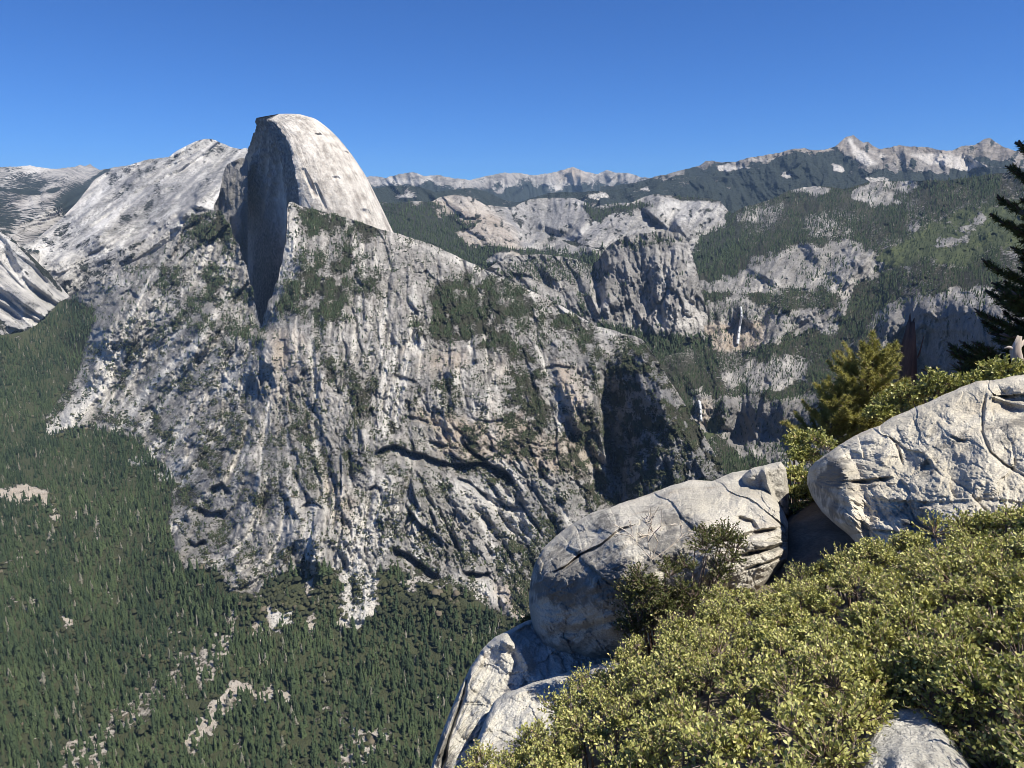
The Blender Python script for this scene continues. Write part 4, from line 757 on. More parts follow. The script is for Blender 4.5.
OPEN = [([(-20, 486), (25, 484), (48, 494), (40, 500), (5, 500), (-20, 502)], 1), ([(42, 498), (56, 500), (55, 515), (44, 508)], .9), ([(90, 506), (100, 520), (98, 540), (88, 530)], .7), ([(108, 592), (115, 592), (114, 604), (107, 602)], 1), ([(66, 618), (78, 616), (76, 628), (64, 626)], .9), ([(12, 550), (25, 556), (20, 566), (8, 562)], .5), ([(8, 592), (35, 600), (30, 612), (5, 606)], .4),
        ([(120, 712), (142, 706), (135, 722), (118, 722)], .8), ([(170, 640), (190, 660), (185, 690), (160, 700), (150, 720), (110, 740), (80, 768), (72, 760), (100, 720), (140, 690), (168, 670)], .5), ([(186, 740), (210, 700), (232, 680), (262, 690), (290, 686), (288, 696), (240, 700), (214, 728), (200, 745), (192, 756)], .75),
        ([(60, 740), (100, 735), (110, 768), (60, 800)], .6), ([(190, 660), (215, 640), (232, 610), (238, 618), (228, 655), (205, 690), (195, 690)], .55), ([(338, 575), (378, 575), (374, 612), (360, 630), (340, 622)], .95), ([(268, 610), (292, 604), (296, 625), (272, 632)], .75), ([(252, 620), (268, 612), (262, 640), (250, 642)], .7), ([(308, 566), (314, 566), (312, 600), (316, 640), (308, 640), (308, 600)], .7), ([(400, 570), (420, 580), (414, 592), (398, 584)], .6),
        ([(340, 730), (380, 724), (392, 744), (360, 770), (330, 775)], .55), ([(325, 710), (352, 712), (340, 725)], .4), ([(228, 736), (250, 742), (240, 750)], .5), ([(368, 650), (400, 655), (388, 662)], .5), ([(440, 660), (460, 668), (450, 674)], .4), ([(258, 632), (262, 632), (262, 642), (256, 642)], 1)]
opn = Z()
for pg, v in OPEN: poly(opn, pg, v, 3, 6, nz=12)
speck = np.clip(fbm(5, 3, 130)*1.5-.75, 0, 1)*np.clip(fbm(60, 2, 131)+.4, 0, 1); opn = np.maximum(opn, speck*.8)
road = Z(); line(road, [(60, 768), (100, 740), (150, 700), (190, 690), (205, 730), (225, 696), (245, 690), (290, 690)], 2.0, 1, 1, taper=False); 
floor_t = flat*(1-opn)
cov[0] = np.maximum(rock_veg*.92, floor_t*.95); cov[1] = np.clip(lic(fbm(12, 4, 123), flM, 70)*.45-.18, 0, .75)*(1-flat)
BRIGHT = [([(215, 316), (190, 350), (160, 375), (140, 400), (130, 420)], 3, 1), ([(165, 330), (140, 365), (128, 380)], 2.5, .9), ([(205, 395), (180, 430), (170, 450)], 2.5, .9), ([(100, 330), (104, 360), (108, 375)], 9, .8), ([(112, 372), (90, 395), (60, 425), (48, 432)], 8, 1), ([(140, 400), (120, 425), (112, 430)], 4, .9), ([(165, 440), (145, 460), (120, 464)], 5, .95), ([(190, 455), (165, 478), (150, 470)], 4, .9), ([(225, 420), (205, 450)], 2, .8),
    ([(412, 330), (404, 370), (388, 400), (382, 440)], 3.5, .9), ([(414, 285), (411, 310), (410, 340)], 1.8, .9), ([(396, 350), (384, 375), (382, 400), (376, 440)], 3, .8), ([(372, 500), (362, 520), (352, 560), (356, 600)], 11, .95), ([(388, 475), (382, 495), (368, 520)], 8, .85), ([(318, 500), (312, 520), (314, 560)], 7, .6), ([(345, 490), (330, 520), (320, 560)], 9, .45), ([(502, 365), (490, 385), (488, 420)], 3, .8), ([(458, 368), (455, 385)], 2.5, .7), ([(420, 500), (414, 540), (418, 560)], 3, .8), ([(398, 505), (394, 530), (380, 560), (372, 572)], 2.5, .9),
    ([(455, 486), (490, 500), (520, 520), (530, 540)], 12, .7), ([(480, 600), (478, 585), (505, 600)], 9, .7), ([(585, 445), (590, 470), (598, 490)], 4, .6), ([(552, 375), (562, 395), (572, 410)], 3.5, .7), ([(292, 205), (284, 222), (295, 245), (280, 280)], 7, .6), ([(270, 330), (266, 350), (270, 380), (285, 400)], 3, .6), ([(240, 235), (243, 250)], 2, .3), ([(230, 255), (210, 285)], 4, .7), ([(228, 360), (222, 400)], 5, .55), ([(560, 306), (590, 322), (612, 335)], 3.5, .75), ([(400, 238), (470, 264), (540, 298)], 3, .6), ([(112, 292), (118, 280), (130, 285)], 4, .7)]
for pts, wd, v in BRIGHT: line(cov[1], pts, wd*1.5, v, 2); kb = Z(); line(kb, pts, wd, v, 2); cov[0] *= 1-kb*.9
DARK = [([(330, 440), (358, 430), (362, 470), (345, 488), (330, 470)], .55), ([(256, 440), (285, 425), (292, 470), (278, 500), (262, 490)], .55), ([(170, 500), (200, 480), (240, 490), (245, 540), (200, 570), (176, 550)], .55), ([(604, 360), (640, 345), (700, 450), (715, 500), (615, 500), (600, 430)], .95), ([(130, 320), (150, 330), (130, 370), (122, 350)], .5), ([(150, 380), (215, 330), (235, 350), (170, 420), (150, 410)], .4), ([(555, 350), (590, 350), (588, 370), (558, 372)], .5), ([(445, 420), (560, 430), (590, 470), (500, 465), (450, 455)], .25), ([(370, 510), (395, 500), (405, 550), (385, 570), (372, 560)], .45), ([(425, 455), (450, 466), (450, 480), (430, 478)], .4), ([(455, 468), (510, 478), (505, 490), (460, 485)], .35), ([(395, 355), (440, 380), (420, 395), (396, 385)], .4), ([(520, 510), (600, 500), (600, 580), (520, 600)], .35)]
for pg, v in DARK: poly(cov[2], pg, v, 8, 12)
poly(cov[2], PEAK, .9, 4, 5)  # darkens the whole peak in colour, to complete its shaded side
cov[2] += np.clip(lic(fbm(14, 3, 125), flM, 60)*.35-.15, 0, .4)*(1-flat)
WARM = [([(420, 410), (600, 440), (600, 475), (520, 470), (440, 450)], .8), ([(560, 360), (585, 395), (598, 430), (570, 430), (555, 390)], .7), ([(270, 330), (300, 330), (300, 380), (280, 390)], .45), ([(410, 350), (470, 350), (470, 370), (420, 370)], .5), ([(330, 480), (350, 500), (345, 530), (330, 520)], .5), ([(500, 590), (580, 590), (570, 640), (520, 640)], .7), ([(484, 370), (500, 370), (494, 430), (484, 420)], .5)]
for pg, v in WARM: poly(tone[1], pg, v, 8, 12)
m_ = flat*opn; tone[1] = np.maximum(tone[1], m_*.75); cov[1] = np.maximum(cov[1], m_*.55); k = Z(); poly(k, OPEN[12][0], 1, 3, 4); poly(k, OPEN[13][0], 1, 3, 4); cov[1] = np.maximum(cov[1], k*.9); tone[1] *= 1-k*.8
tone[2] = np.maximum(tone[2], flat*.38)
for pts, k_ in CH:
    if k_ < .38 or k_ > .8: line(cov[1], pts, rt2.uniform(1.4, 3.2), rt2.uniform(.6, 1), 1.5)
    elif k_ > .62: line(cov[2], pts, rt2.uniform(1.2, 2.5), rt2.uniform(.5, .9), 1.5)
bright_keep = cov[1].copy(); sA = lic(fbm(2.6, 2, 150), flM, 30); sB = lic(fbm(5, 2, 151), flM, 60); pt = np.clip(.75+fbm(60, 3, 152)*.9, .15, 1.3)*(1-flat)
cov[2] += np.clip(-sA*2.2-.95, 0, 1)*pt*.8+np.clip(-sB*1.4-.6, 0, .7)*pt
cov[1] += np.clip(sA*2.2-1.1, 0, .8)*pt*.7+np.clip(sB*1.4-.75, 0, .8)*pt*.7
cov[2] *= 1-np.clip(bright_keep, 0, 1)*.8
cov = [np.clip(c, 0, 1) for c in cov]; tone = [np.clip(c, 0, 1) for c in tone]
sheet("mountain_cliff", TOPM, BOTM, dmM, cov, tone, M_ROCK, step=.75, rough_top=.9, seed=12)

# valley conifers ----------------------------------------------------
floor_d = flat*(1-opn*.93)*(GY > curve(TOPM, GX[0])[None]+3)*(.95+.75*fbm(14, 4, 140)).clip(.12, 2)
per_px = np.clip(1/(11*(1500/dmM)**1.6), 0, .42)       # trees per map cell
dens = floor_d*per_px*(GX > -55)*(GX < 620)
NV = int(dens[(GY < 840)].sum()*1.0); print("valley trees", NV)
oak = np.clip(1-np.abs(GY-(600+.0*GX))/34, 0, 1)*((GX > 240) & (GX < 540))+np.clip(fbm(20, 3, 141)*1.6-.8, 0, .5)
x, y, D, p = scatter_points(dens*(GY < 850), dmM, NV, 50)
r = np.random.default_rng(51); isoak = r.uniform(0, 1, NV) < np.maximum(samp(oak.astype(np.float32), x, y), .07)
hh = np.clip(r.normal(22, 6.5, NV), 8, 42); q_ = r.uniform(0, 1, NV); hh[q_ < .08] *= 1.35; hh[q_ > .75] *= .6; p[:, 2] -= .8
ang = hh*F/D; vis = (x > 0) & (y-ang*.9 < 768) & (y < 775) & ~isoak & (x < 470)
order = np.argsort(-np.where(vis, ang, 0))[:300]; single = np.zeros(NV, bool); single[order] = True
m = ~single & ~isoak; va = var_of(NV, 52, .05)
patch = samp(fbm(30, 4, 145), x, y)*.35; va[:, 0] = np.clip(va[:, 0]+patch, 0, 1)
tag(scatter_mesh("valley_forest", M_CONIF, p[m], hh[m], hh[m]*r.uniform(.85, 1.7, m.sum()), CONES5, va[m], 53), kind="stuff")
m = ~single & isoak; h2 = hh[m]*.42
tag(scatter_mesh("valley_oaks", M_BRUSH, p[m], h2, h2*r.uniform(1.0, 1.5, m.sum()), LUMPS, va[m], 54), kind="stuff")
M_TRUNK = bark_mat("conifer bark", (.10, .065, .045), (.20, .14, .10), .8)
protos = []
for s in range(8):
    tv, tf = cone_tree(10, 11, 70+s, .14); tv = tv*[25*1.15, 25*1.15, 25]; tv[:, 2] += 0
    a = np.random.default_rng(s).uniform(.15, .8); vv = np.tile([a, 0, 0, 1], (len(tv), 1)); rt = empty("conifer_tree")
    cr = build("crown", tv, tf, M_CONIF, rt, {"var": vv}, smooth=False)
    k = 7; an = np.arange(k)*2*math.pi/k; ring = lambda z, q: np.stack([q*np.cos(an), q*np.sin(an), np.full(k, z)], -1)
    tk = build("trunk", np.concatenate([ring(-1.5, .42), ring(3, .34), ring(22, .06)]), gridf(3, k, True), M_TRUNK, rt); protos.append((rt, cr, tk))
for q, i in enumerate(order):
    rt, cr, tk = protos[q % 8]
    if q >= 8:
        a = rt.copy(); col.objects.link(a); rt = a
        for ch in (cr, tk): c = ch.copy(); c.parent = rt; col.objects.link(c)
    rt.location = p[i]; s = hh[i]/25; rt.scale = (s, s, s) ; rt.rotation_euler = (0, 0, r.uniform(0, 6.28))
    tag(rt, "tall dark green conifer in the valley forest along the lower left edge of the photo", "conifer", "nearest conifers of the valley forest")

# trees and brush on the cliff ----------------------------------------
d2 = (rock_veg**1.4*1.0+.04)*np.clip(.55+fbm(7, 3, 134)*1.6, 0.05, 2)*(1-flat)*(GX > -50)*(GX < 765)*(GY < 700)
n = 85000; x, y, D, p = scatter_points(d2, dmM, n, 60, top=TOPM); r = np.random.default_rng(61)
hh = (3+11*r.beta(1.0, 3.2, n))*np.clip(D/2400, .75, 1.5); con = r.uniform(0, 1, n) < np.where(y < 350, .55, .3); p[:, 2] -= .6; va = var_of(n, 62, .04)
tag(scatter_mesh("cliff_conifers", M_CONIF, p[con], hh[con]*1.25, hh[con]*2.0, CONES3, va[con], 63), kind="stuff")
tag(scatter_mesh("cliff_brush", M_BRUSH, p[~con], hh[~con]*.55, hh[~con]*.95, LUMPS, va[~con], 64), kind="stuff")
M_BASE = terrain_mat("forested lowland", 20)
g_ = np.linspace(-1, 1, 41); bx, by = np.meshgrid(g_**3*30000, g_**3*28000); bz = np.full(bx.shape, -1010.0)+0*bx
cvb = np.zeros((bx.size, 4)); cvb[:, 0] = .9; cvb[:, 3] = 1; tnb = np.full((bx.size, 4), .5)*[1, 0, 0, 2]
tag(build("ground", np.stack([bx, by, bz], -1).reshape(-1, 3), gridf(41, 41), M_BASE, attrs={"cov": cvb, "tone": tnb}), kind="structure")
# (air comes after the terrain)
hb = bpy.data.materials.new("air"); hb.use_nodes = True; tt = hb.node_tree; tt.nodes.remove(tt.nodes["Principled BSDF"])
pv = tt.nodes.new("ShaderNodeVolumePrincipled"); pv.inputs["Color"].default_value = (.42, .66, 1, 1); pv.inputs["Density"].default_value = 1.35e-5; pv.inputs["Anisotropy"].default_value = 0.0
tt.links.new(pv.outputs[0], tt.nodes["Material Output"].inputs["Volume"])
b0, b1 = np.array([-31000, -29000, -1011]), np.array([31000, 31000, 2150])
vb = np.array([[(b0, b1)[i][0], (b0, b1)[j][1], (b0, b1)[k][2]] for i in (0, 1) for j in (0, 1) for k in (0, 1)])
o = build("haze", vb, np.array([[0, 1, 3, 2], [4, 6, 7, 5], [0, 4, 5, 1], [2, 3, 7, 6], [0, 2, 6, 4], [1, 5, 7, 3]]), hb, smooth=False); tag(o, kind="stuff")
# ================================================================== the overlook
def rock_mat(name, base=(.40, .385, .35), lich_shade=(.13, .125, .115), pale=(.54, .53, .49), rust=(.36, .27, .17), k=1.0, lich_amt=.5):
    m, t, b = new_mat(name); co = N(t, "TexCoord").outputs["Object"]
    a = noise(t, co, 1.6*k, 6, .65); g = noise(t, co, 70, 4, .75); d = noise(t, co, 9*k, 8, .7); f = noise(t, co, 3.1*k, 4, .6); sp = noise(t, co, 28, 3, .8)
    c = mixc(t, ramp(t, a, [(.35, 0), (.65, 1)]), tuple(q*.86 for q in base), pale)
    c = mixc(t, mth(t, 'MULTIPLY', ramp(t, f, [(.55, 0), (.75, 1)]), .4), c, rust)
    c = mixc(t, mth(t, 'MULTIPLY', ramp(t, sp, [(.38, 1), (.48, 0)]), .28), c, (.22, .21, .19))
    c = mixc(t, mth(t, 'MULTIPLY', ramp(t, g, [(.42, 1), (.53, 0)]), .42), c, (.20, .19, .17))
    at = N(t, "Attribute", attribute_name="tone"); s_ = N(t, "SeparateColor"); t.links.new(at.outputs["Color"], s_.inputs[0])
    lm = mth(t, 'ADD', mth(t, 'MULTIPLY', s_.outputs[0], .60), mth(t, 'SUBTRACT', d, .665+(.5-lich_amt)*.2))
    lm = mth(t, 'MULTIPLY', lm, 5.5, clamp=True)
    c = mixc(t, mth(t, 'MULTIPLY', lm, .8), c, lich_shade)
    t.links.new(c, b.inputs["Base Color"]); b.inputs["Roughness"].default_value = .9; b.inputs["Specular IOR Level"].default_value = .25
    h = mth(t, 'ADD', mth(t, 'MULTIPLY', d, .9), mth(t, 'MULTIPLY', g, .16)); h = mth(t, 'ADD', h, mth(t, 'MULTIPLY', sp, .3))
    bp = N(t, "Bump"); bp.inputs["Strength"].default_value = .85; bp.inputs["Distance"].default_value = .05
    t.links.new(h, bp.inputs["Height"]); t.links.new(bp.outputs[0], b.inputs["Normal"]); return m
def unit(a): return a/(np.linalg.norm(a, axis=-1, keepdims=True)+1e-9)
def vnl(shape, wl, seed):
    h, w_ = shape; return n2d(h, w_, wl, wl, seed)
def boulder(name, label, cat, top, bottom, ctrl, mat, step=.5, inflate=(40, .5), ribs=(), lichen_shade=(), back=(1.0, .9), seed=0, amp=1.0, kind=None, arches=(), steps=None):
    """a rock from its outline, distances and bulge; closed behind and below"""
    dmap = dmap_from(ctrl, 3)
    out = list(top)+list(bottom)[::-1]; dd = -psdf(out, GX, GY); w_, rad = inflate
    e = np.clip(dd/w_, 0, 1); dmap += rad*(1-np.sqrt(np.clip(1-(1-e)**2, 0, 1)))
    dmap, ft_, _ = fracture(dmap, (Z()+math.sin(.9), Z()+math.cos(.9)), .26*amp, 900+seed, ((64, .35), (27, .32), (12, .22)), 2.2)
    for pts, wl, wr, a in ribs: cliff(dmap, pts, wl, wr, a, 1)
    for pts, dr, de in arches: arch(dmap, pts, dr, de)
    lc = Z()
    for pg, v in lichen_shade: poly(lc, pg, v, 10, 14)
    lc += np.clip(fbm(40, 4, 200+seed)*.5, -.1, .4)
    xs = np.arange(top[0][0], top[-1][0]+step, step); yt = curve(top, xs); yb = curve(bottom, xs)
    rr = np.random.default_rng(seed)
    for wl, a in ((30, .8), (9, .5), (3, .3)): g = rr.uniform(-1, 1, int(len(xs)*step/wl)+4); yt = yt+a*np.interp(np.arange(len(xs))*step/wl, np.arange(len(g)), g)
    yb = np.maximum(yb, yt+.5)
    n_ = int(np.max(yb-yt)/step)+2; tt_ = np.linspace(0, 1, n_)[:, None]; YY = yt+(yb-yt)*tt_; XX = np.repeat(xs[None], n_, 0)
    D = samp(dmap, XX, YY); sh = XX.shape
    ed = np.clip(samp(dd, XX, YY)/6, 0, 1)
    nn = (vnl(sh, 70, seed+1)*.055+vnl(sh, 33, seed+2)*.035+vnl(sh, 15, seed+3)*.016+vnl(sh, 7, seed+4)*.008+vnl(sh, 3.2, seed+5)*.0045)*amp
    
    fq = vnl(sh, 40, seed+7)+.5*vnl(sh, 17, seed+8); fq = fq*4; fq = (np.floor(fq)+np.clip((fq-np.floor(fq)-.82)*6, 0, 1))/4; nn = nn+fq*.022*amp+np.abs(vnl(sh, 11, seed+9))*.010*amp
    D = D-nn*ed; v = P(XX, YY, D)
    # rear: mirrored surface set behind, joined at the rim
    th = back[0]; k = 14; Vb = []
    for i in range(1, k+1):
        f = i/k; src = v[0]*(1-f)+v[-1]*f; push = th*math.sin(f*math.pi); dv = unit(src); Vb.append(src+dv*push)
    Vb[-1] = v[-1].copy()
    V_ = np.concatenate([np.array(Vb[:-1])[::-1], v]); C_ = np.zeros(V_.shape[:2]+(4,)); C_[..., 3] = 1; C_[k-1:, :, 0] = np.clip(samp(lc, XX, YY), 0, 1); C_[:k-1, :, 0] = .5
    rws, cls = V_.shape[:2]; f1 = gridf(rws, cls); bot = np.stack([np.arange(cls-1), np.arange(cls-1)+1, (rws-1)*cls+np.arange(cls-1)+1, (rws-1)*cls+np.arange(cls-1)], -1)
    sides = [np.array([[i*cls, (i+1)*cls, 0] for i in range(1, rws-1)]), np.array([[(i+1)*cls-1, (i+2)*cls-1, cls-1] for i in range(1, rws-1)])]
    o = build(name, V_.reshape(-1, 3), [f1, bot]+sides, mat, attrs={"tone": C_.reshape(-1, 4)}); tag(o, label, cat, kind=kind); return o
M_B1 = rock_mat("lichened granite", base=(.48, .45, .385), pale=(.63, .595, .515), lich_amt=.60); M_B2 = rock_mat("pale coarse granite", base=(.57, .525, .425), pale=(.71, .66, .55), lich_amt=.35); M_B3 = rock_mat("bleached granite ledge", base=(.54, .52, .46), pale=(.68, .66, .60), lich_amt=.45)

# ground of the overlook: a height field round the camera
gp = [(700, 790, 2.15), (560, 790, 2.9), (850, 790, 2.0), (1000, 790, 1.9), (620, 690, 3.7), (700, 650, 3.9), (860, 650, 3.2), (1000, 640, 3.1), (780, 578, 5.1), (760, 592, 4.8), (830, 545, 5.4), (900, 560, 4.6), (1000, 560, 4.2), (1100, 560, 4.0), (790, 520, 6.2), (800, 500, 7.4), (850, 470, 8.6), (900, 425, 9.2), (1000, 388, 9.8), (1090, 385, 9.6), (620, 672, 4.6), (560, 715, 4.3), (515, 780, 3.9), (640, 600, 6.0)]
G3 = [P(*q) for q in gp]+[np.array(q, float) for q in ((0, 0, -1.68), (-1, -1, -1.75), (-3, -3, -1.9), (2, -2, -1.5), (4, 0, -1.2), (6, -3, -.9), (8, 3, -1.3), (-1.2, 1, -2.6), (-.9, 2.2, -4.4), (-.6, 3.2, -5.2), (-.3, 4.2, -5.6), (-2, 2.5, -6), (-3, 4, -8), (-1.2, 5, -5), (-1, 7, -9), (1, 8.5, -6), (2.5, 10, -6), (5, 13, -6), (9, 13, -5), (-6, 0, -5), (-6, 5, -14), (12, 8, -2.6), (12, -3, -.5), (3, 15, -10), (12, 15, -8))]
G3 = np.array(G3); A_ = np.hypot(G3[:, None, 0]-G3[None, :, 0], G3[:, None, 1]-G3[None, :, 1]); nG = len(G3); A2 = np.zeros((nG+1, nG+1)); A2[:-1, :-1] = A_; A2[-1, :-1] = 1; A2[:-1, -1] = 1
cG = np.linalg.solve(A2, np.append(G3[:, 2], 0)); gx, gy = np.meshgrid(np.arange(-6, 12, .07), np.arange(-4, 15, .07)); gz = np.full(gx.shape, cG[-1])
for (a, b, _), c in zip(G3, cG[:-1]): gz += c*np.hypot(gx-a, gy-b)
gz -= 5*np.clip(-.12-gx, 0, 6)*np.clip(gy-1, 0, 1); gz += vnl(gx.shape, 9, 301)*.05+vnl(gx.shape, 3, 302)*.02-.05
def soil_mat():
    m, t, b = new_mat("gravelly soil"); co = N(t, "TexCoord").outputs["Object"]; n1 = noise(t, co, 4, 5, .6); n2 = noise(t, co, 40, 4, .7)
    c = mixc(t, ramp(t, n1, [(.4, 0), (.6, 1)]), (.17, .135, .095), (.27, .23, .17)); c = mixc(t, ramp(t, n2, [(.45, 0), (.6, .6)]), c, (.12, .09, .065))
    t.links.new(c, b.inputs["Base Color"]); b.inputs["Roughness"].default_value = .95; bp = N(t, "Bump"); bp.inputs["Distance"].default_value = .03; t.links.new(n2, bp.inputs["Height"]); t.links.new(bp.outputs[0], b.inputs["Normal"]); return m
tag(build("soil", np.stack([gx, gy, gz], -1).reshape(-1, 3), gridf(*gx.shape), soil_mat()), kind="structure")

boulder("rock_ledge", "pale sunlit rock ledge dropping away beneath the rounded lichened boulder", "rock ledge",
    [(424, 800), (430, 772), (437, 745), (446, 722), (456, 696), (470, 668), (482, 650), (495, 637), (508, 630), (525, 621), (540, 616), (560, 622), (600, 640), (640, 660)], [(424, 810), (500, 812), (640, 812)],
    [z_at(*q) for q in ((428, 772, -3.98), (440, 760, -3.85), (455, 700, -3.86), (470, 700, -3.74), (488, 650, -3.66), (500, 650, -3.60), (540, 618, -3.55), (560, 650, -3.6), (500, 700, -3.72), (480, 760, -3.8), (600, 700, -3.7), (600, 790, -3.8), (450, 800, -3.95))], M_B3, inflate=(5, .25), lichen_shade=[([(430, 768), (450, 700), (480, 650), (490, 660), (465, 720), (450, 768)], .5)],
    ribs=[([(470, 668), (462, 700), (448, 740), (440, 775)], 3, 3, -.12), ([(500, 636), (520, 650), (530, 670)], 8, 8, .12)], seed=1)
boulder("rock_slab", "smooth pale rock slab below the rounded boulder, bordered by green shrubs", "rock slab",
    [(456, 812), (462, 790), (468, 770), (475, 745), (484, 722), (494, 702), (505, 692), (530, 684), (560, 674), (590, 665), (615, 660), (650, 690)], [(456, 820), (560, 822), (650, 800)],
    [z_at(*q) for q in ((468, 770, -3.5), (500, 700, -3.45), (560, 675, -3.36), (590, 665, -3.32), (560, 740, -3.28), (500, 790, -3.38), (600, 760, -3.2), (640, 720, -3.15))], M_B3, inflate=(7, .2), lichen_shade=[([(540, 690), (600, 680), (560, 720), (520, 740)], .5)], seed=2, amp=.7)
boulder("boulder", "large rounded grey boulder with dark lichened underside and a long crack", "boulder",
    [(529, 596), (531, 578), (535, 563), (544, 548), (556, 536), (572, 524), (590, 513), (606, 508), (622, 503), (650, 494), (668, 487), (690, 480), (712, 481), (732, 473), (750, 470), (762, 480), (774, 497), (784, 512), (790, 528), (788, 545)],
    [(529, 604), (532, 628), (540, 645), (552, 656), (570, 662), (600, 661), (630, 662), (680, 660), (730, 620), (765, 590), (788, 560)],
    [(531, 600, 5.5), (560, 570, 5.25), (575, 600, 4.95), (590, 590, 4.75), (620, 560, 4.6), (600, 620, 4.66), (580, 650, 5.1), (620, 650, 4.9), (650, 550, 4.7), (650, 620, 4.7), (700, 580, 4.7), (700, 520, 5.15), (640, 515, 5.75), (590, 530, 5.85), (560, 545, 5.95), (650, 497, 6.4), (700, 484, 6.8), (745, 475, 7.0), (740, 500, 6.0), (770, 520, 5.5), (785, 535, 5.3), (750, 545, 4.95), (760, 580, 4.9), (720, 640, 4.8)], M_B1, inflate=(20, .42),
    ribs=[([(552, 573), (566, 567), (580, 555), (600, 546), (620, 530), (640, 524)], 2.6, 2.2, -.12), ([(700, 545), (730, 540), (760, 532), (782, 528)], 3, 3, -.14), ([(740, 556), (765, 550), (786, 545)], 3, 3, -.16), ([(745, 570), (770, 562), (785, 556)], 2, 2, -.10), ([(735, 518), (752, 522), (756, 530)], 4, 4, -.12), ([(600, 545), (640, 530), (690, 505), (740, 480)], 14, 40, .12), ([(540, 640), (570, 632), (600, 625), (640, 615)], 6, 6, -.07)],
    lichen_shade=[([(532, 560), (560, 540), (600, 540), (640, 560), (640, 600), (600, 620), (560, 610), (535, 600)], .62), ([(540, 620), (620, 625), (620, 650), (560, 655)], .4), ([(640, 530), (700, 530), (700, 570), (640, 580)], .45), ([(556, 545), (600, 520), (610, 528), (570, 556)], .6)], seed=3)
boulder("boulder", "small pale boulder wedged behind the rounded boulder beside the shrub between the rocks", "boulder",
    [(742, 476), (750, 468), (760, 466), (772, 463), (781, 461), (786, 468), (789, 490)], [(742, 490), (765, 520), (789, 516)],
    [(735, 485, 6.6), (760, 475, 6.5), (785, 470, 6.6), (760, 505, 6.3), (785, 505, 6.5)], M_B1, inflate=(8, .3), ribs=[([(764, 466), (768, 485), (776, 505)], 6, 3, .12)], back=(.6, .5), seed=4, amp=.6)
boulder("boulder", "huge pale slanting boulder at the right with a shaded blunt left end", "boulder",
    [(807, 476), (809, 468), (815, 461), (826, 454), (840, 444), (860, 433), (880, 425), (895, 416), (915, 408), (940, 397), (960, 388), (978, 381), (992, 381), (1010, 377), (1030, 375), (1060, 372), (1110, 370)],
    [(807, 484), (812, 497), (822, 512), (835, 524), (850, 536), (870, 560), (920, 590), (1000, 600), (1110, 590)],
    [(808, 475, 6.3), (820, 500, 5.9), (838, 470, 5.65), (845, 500, 5.3), (856, 530, 4.95), (860, 470, 5.45), (900, 430, 5.9), (960, 395, 6.3), (1030, 380, 6.4), (900, 480, 5.15), (900, 530, 4.65), (960, 530, 4.35), (960, 460, 5.1), (1000, 520, 4.3), (1020, 440, 5.2), (1020, 480, 4.7), (1100, 450, 4.9), (1100, 380, 6.3), (1000, 590, 4.0), (900, 580, 4.3)], M_B2, inflate=(12, .32),
    ribs=[([(832, 452), (842, 472), (848, 500), (856, 534)], 40, 18, .22), ([(893, 440), (899, 452), (903, 466)], 2, 2.5, -.06), ([(850, 482), (868, 482), (892, 478)], 3, 3, -.10), ([(950, 436), (960, 441), (967, 442)], 2, 2, -.05), ([(986, 392), (983, 410), (982, 432), (990, 452), (1004, 464), (1040, 486)], 3, 2.5, -.07), ([(1000, 384), (1004, 404), (1030, 424), (1060, 430)], 14, 26, -.14), ([(990, 395), (1008, 402), (1030, 406)], 5, 5, .10), ([(870, 500), (930, 505), (990, 500), (1040, 508)], 4, 4, -.04), ([(870, 530), (910, 535), (960, 540)], 3, 3, -.06)],
    lichen_shade=[([(808, 468), (835, 465), (848, 500), (852, 532), (825, 512)], .55), ([(995, 395), (1040, 390), (1040, 425), (1005, 420)], .5), ([(860, 520), (1000, 500), (1040, 520), (1000, 545), (880, 550)], .2)], seed=5)  # blunt left end and right block: shade painted with the lichen colour
boulder("boulder", "low sunlit granite rock at the bottom edge half hidden by leafy shrubs", "boulder",
    [(836, 812), (848, 775), (860, 748), (870, 728), (882, 714), (900, 707), (918, 707), (934, 716), (950, 735), (965, 756), (985, 790), (1000, 812)], [(836, 822), (920, 830), (1000, 822)],
    [(850, 770, 1.85), (880, 720, 2.2), (915, 710, 2.3), (950, 740, 2.05), (900, 760, 1.8), (970, 780, 1.85), (900, 820, 1.6)], M_B3, inflate=(14, .18), seed=6, amp=.35, back=(.3, .3))

# ---- leafy shrubs
def leaf_quads(base, d, side, ln, wd, fold):
    """oval leaves: six points each"""
    nrm = np.cross(d, side); n = len(base)
    pt = lambda a, b, c: base+d*(ln*a)[:, None]+side*(wd*b)[:, None]+nrm*(wd*c*fold)[:, None]
    o = np.ones(n); v = np.stack([pt(0*o, 0*o, 0*o), pt(.36*o, .5*o, .5*o), pt(.36*o, -.5*o, .5*o), pt(.74*o, .42*o, .4*o), pt(.74*o, -.42*o, .4*o), pt(o, 0*o, 0*o)], 1)
    f = np.array([[0, 2, 1], [1, 2, 4], [1, 4, 3], [3, 4, 5]]); return v.reshape(-1, 3), (f[None]+np.arange(n)[:, None, None]*6).reshape(-1, 3)
def unit(a): return a/(np.linalg.norm(a, axis=-1, keepdims=True)+1e-9)
def sticks(a, b, ra, rb):
    """three-sided twigs from a to b"""
    d = unit(b-a); s = unit(np.cross(d, [.3, .2, .93])); q = np.cross(d, s); ring = []
    for k in range(3): an = k*2.094; o = s*math.cos(an)+q*math.sin(an); ring += [a+o*ra[:, None], b+o*rb[:, None]]
    v = np.stack(ring, 1); f = np.array([[0, 2, 3, 1], [2, 4, 5, 3], [4, 0, 1, 5]]); n = len(a)
    return v.reshape(-1, 3), (f[None]+np.arange(n)[:, None, None]*6).reshape(-1, 4)
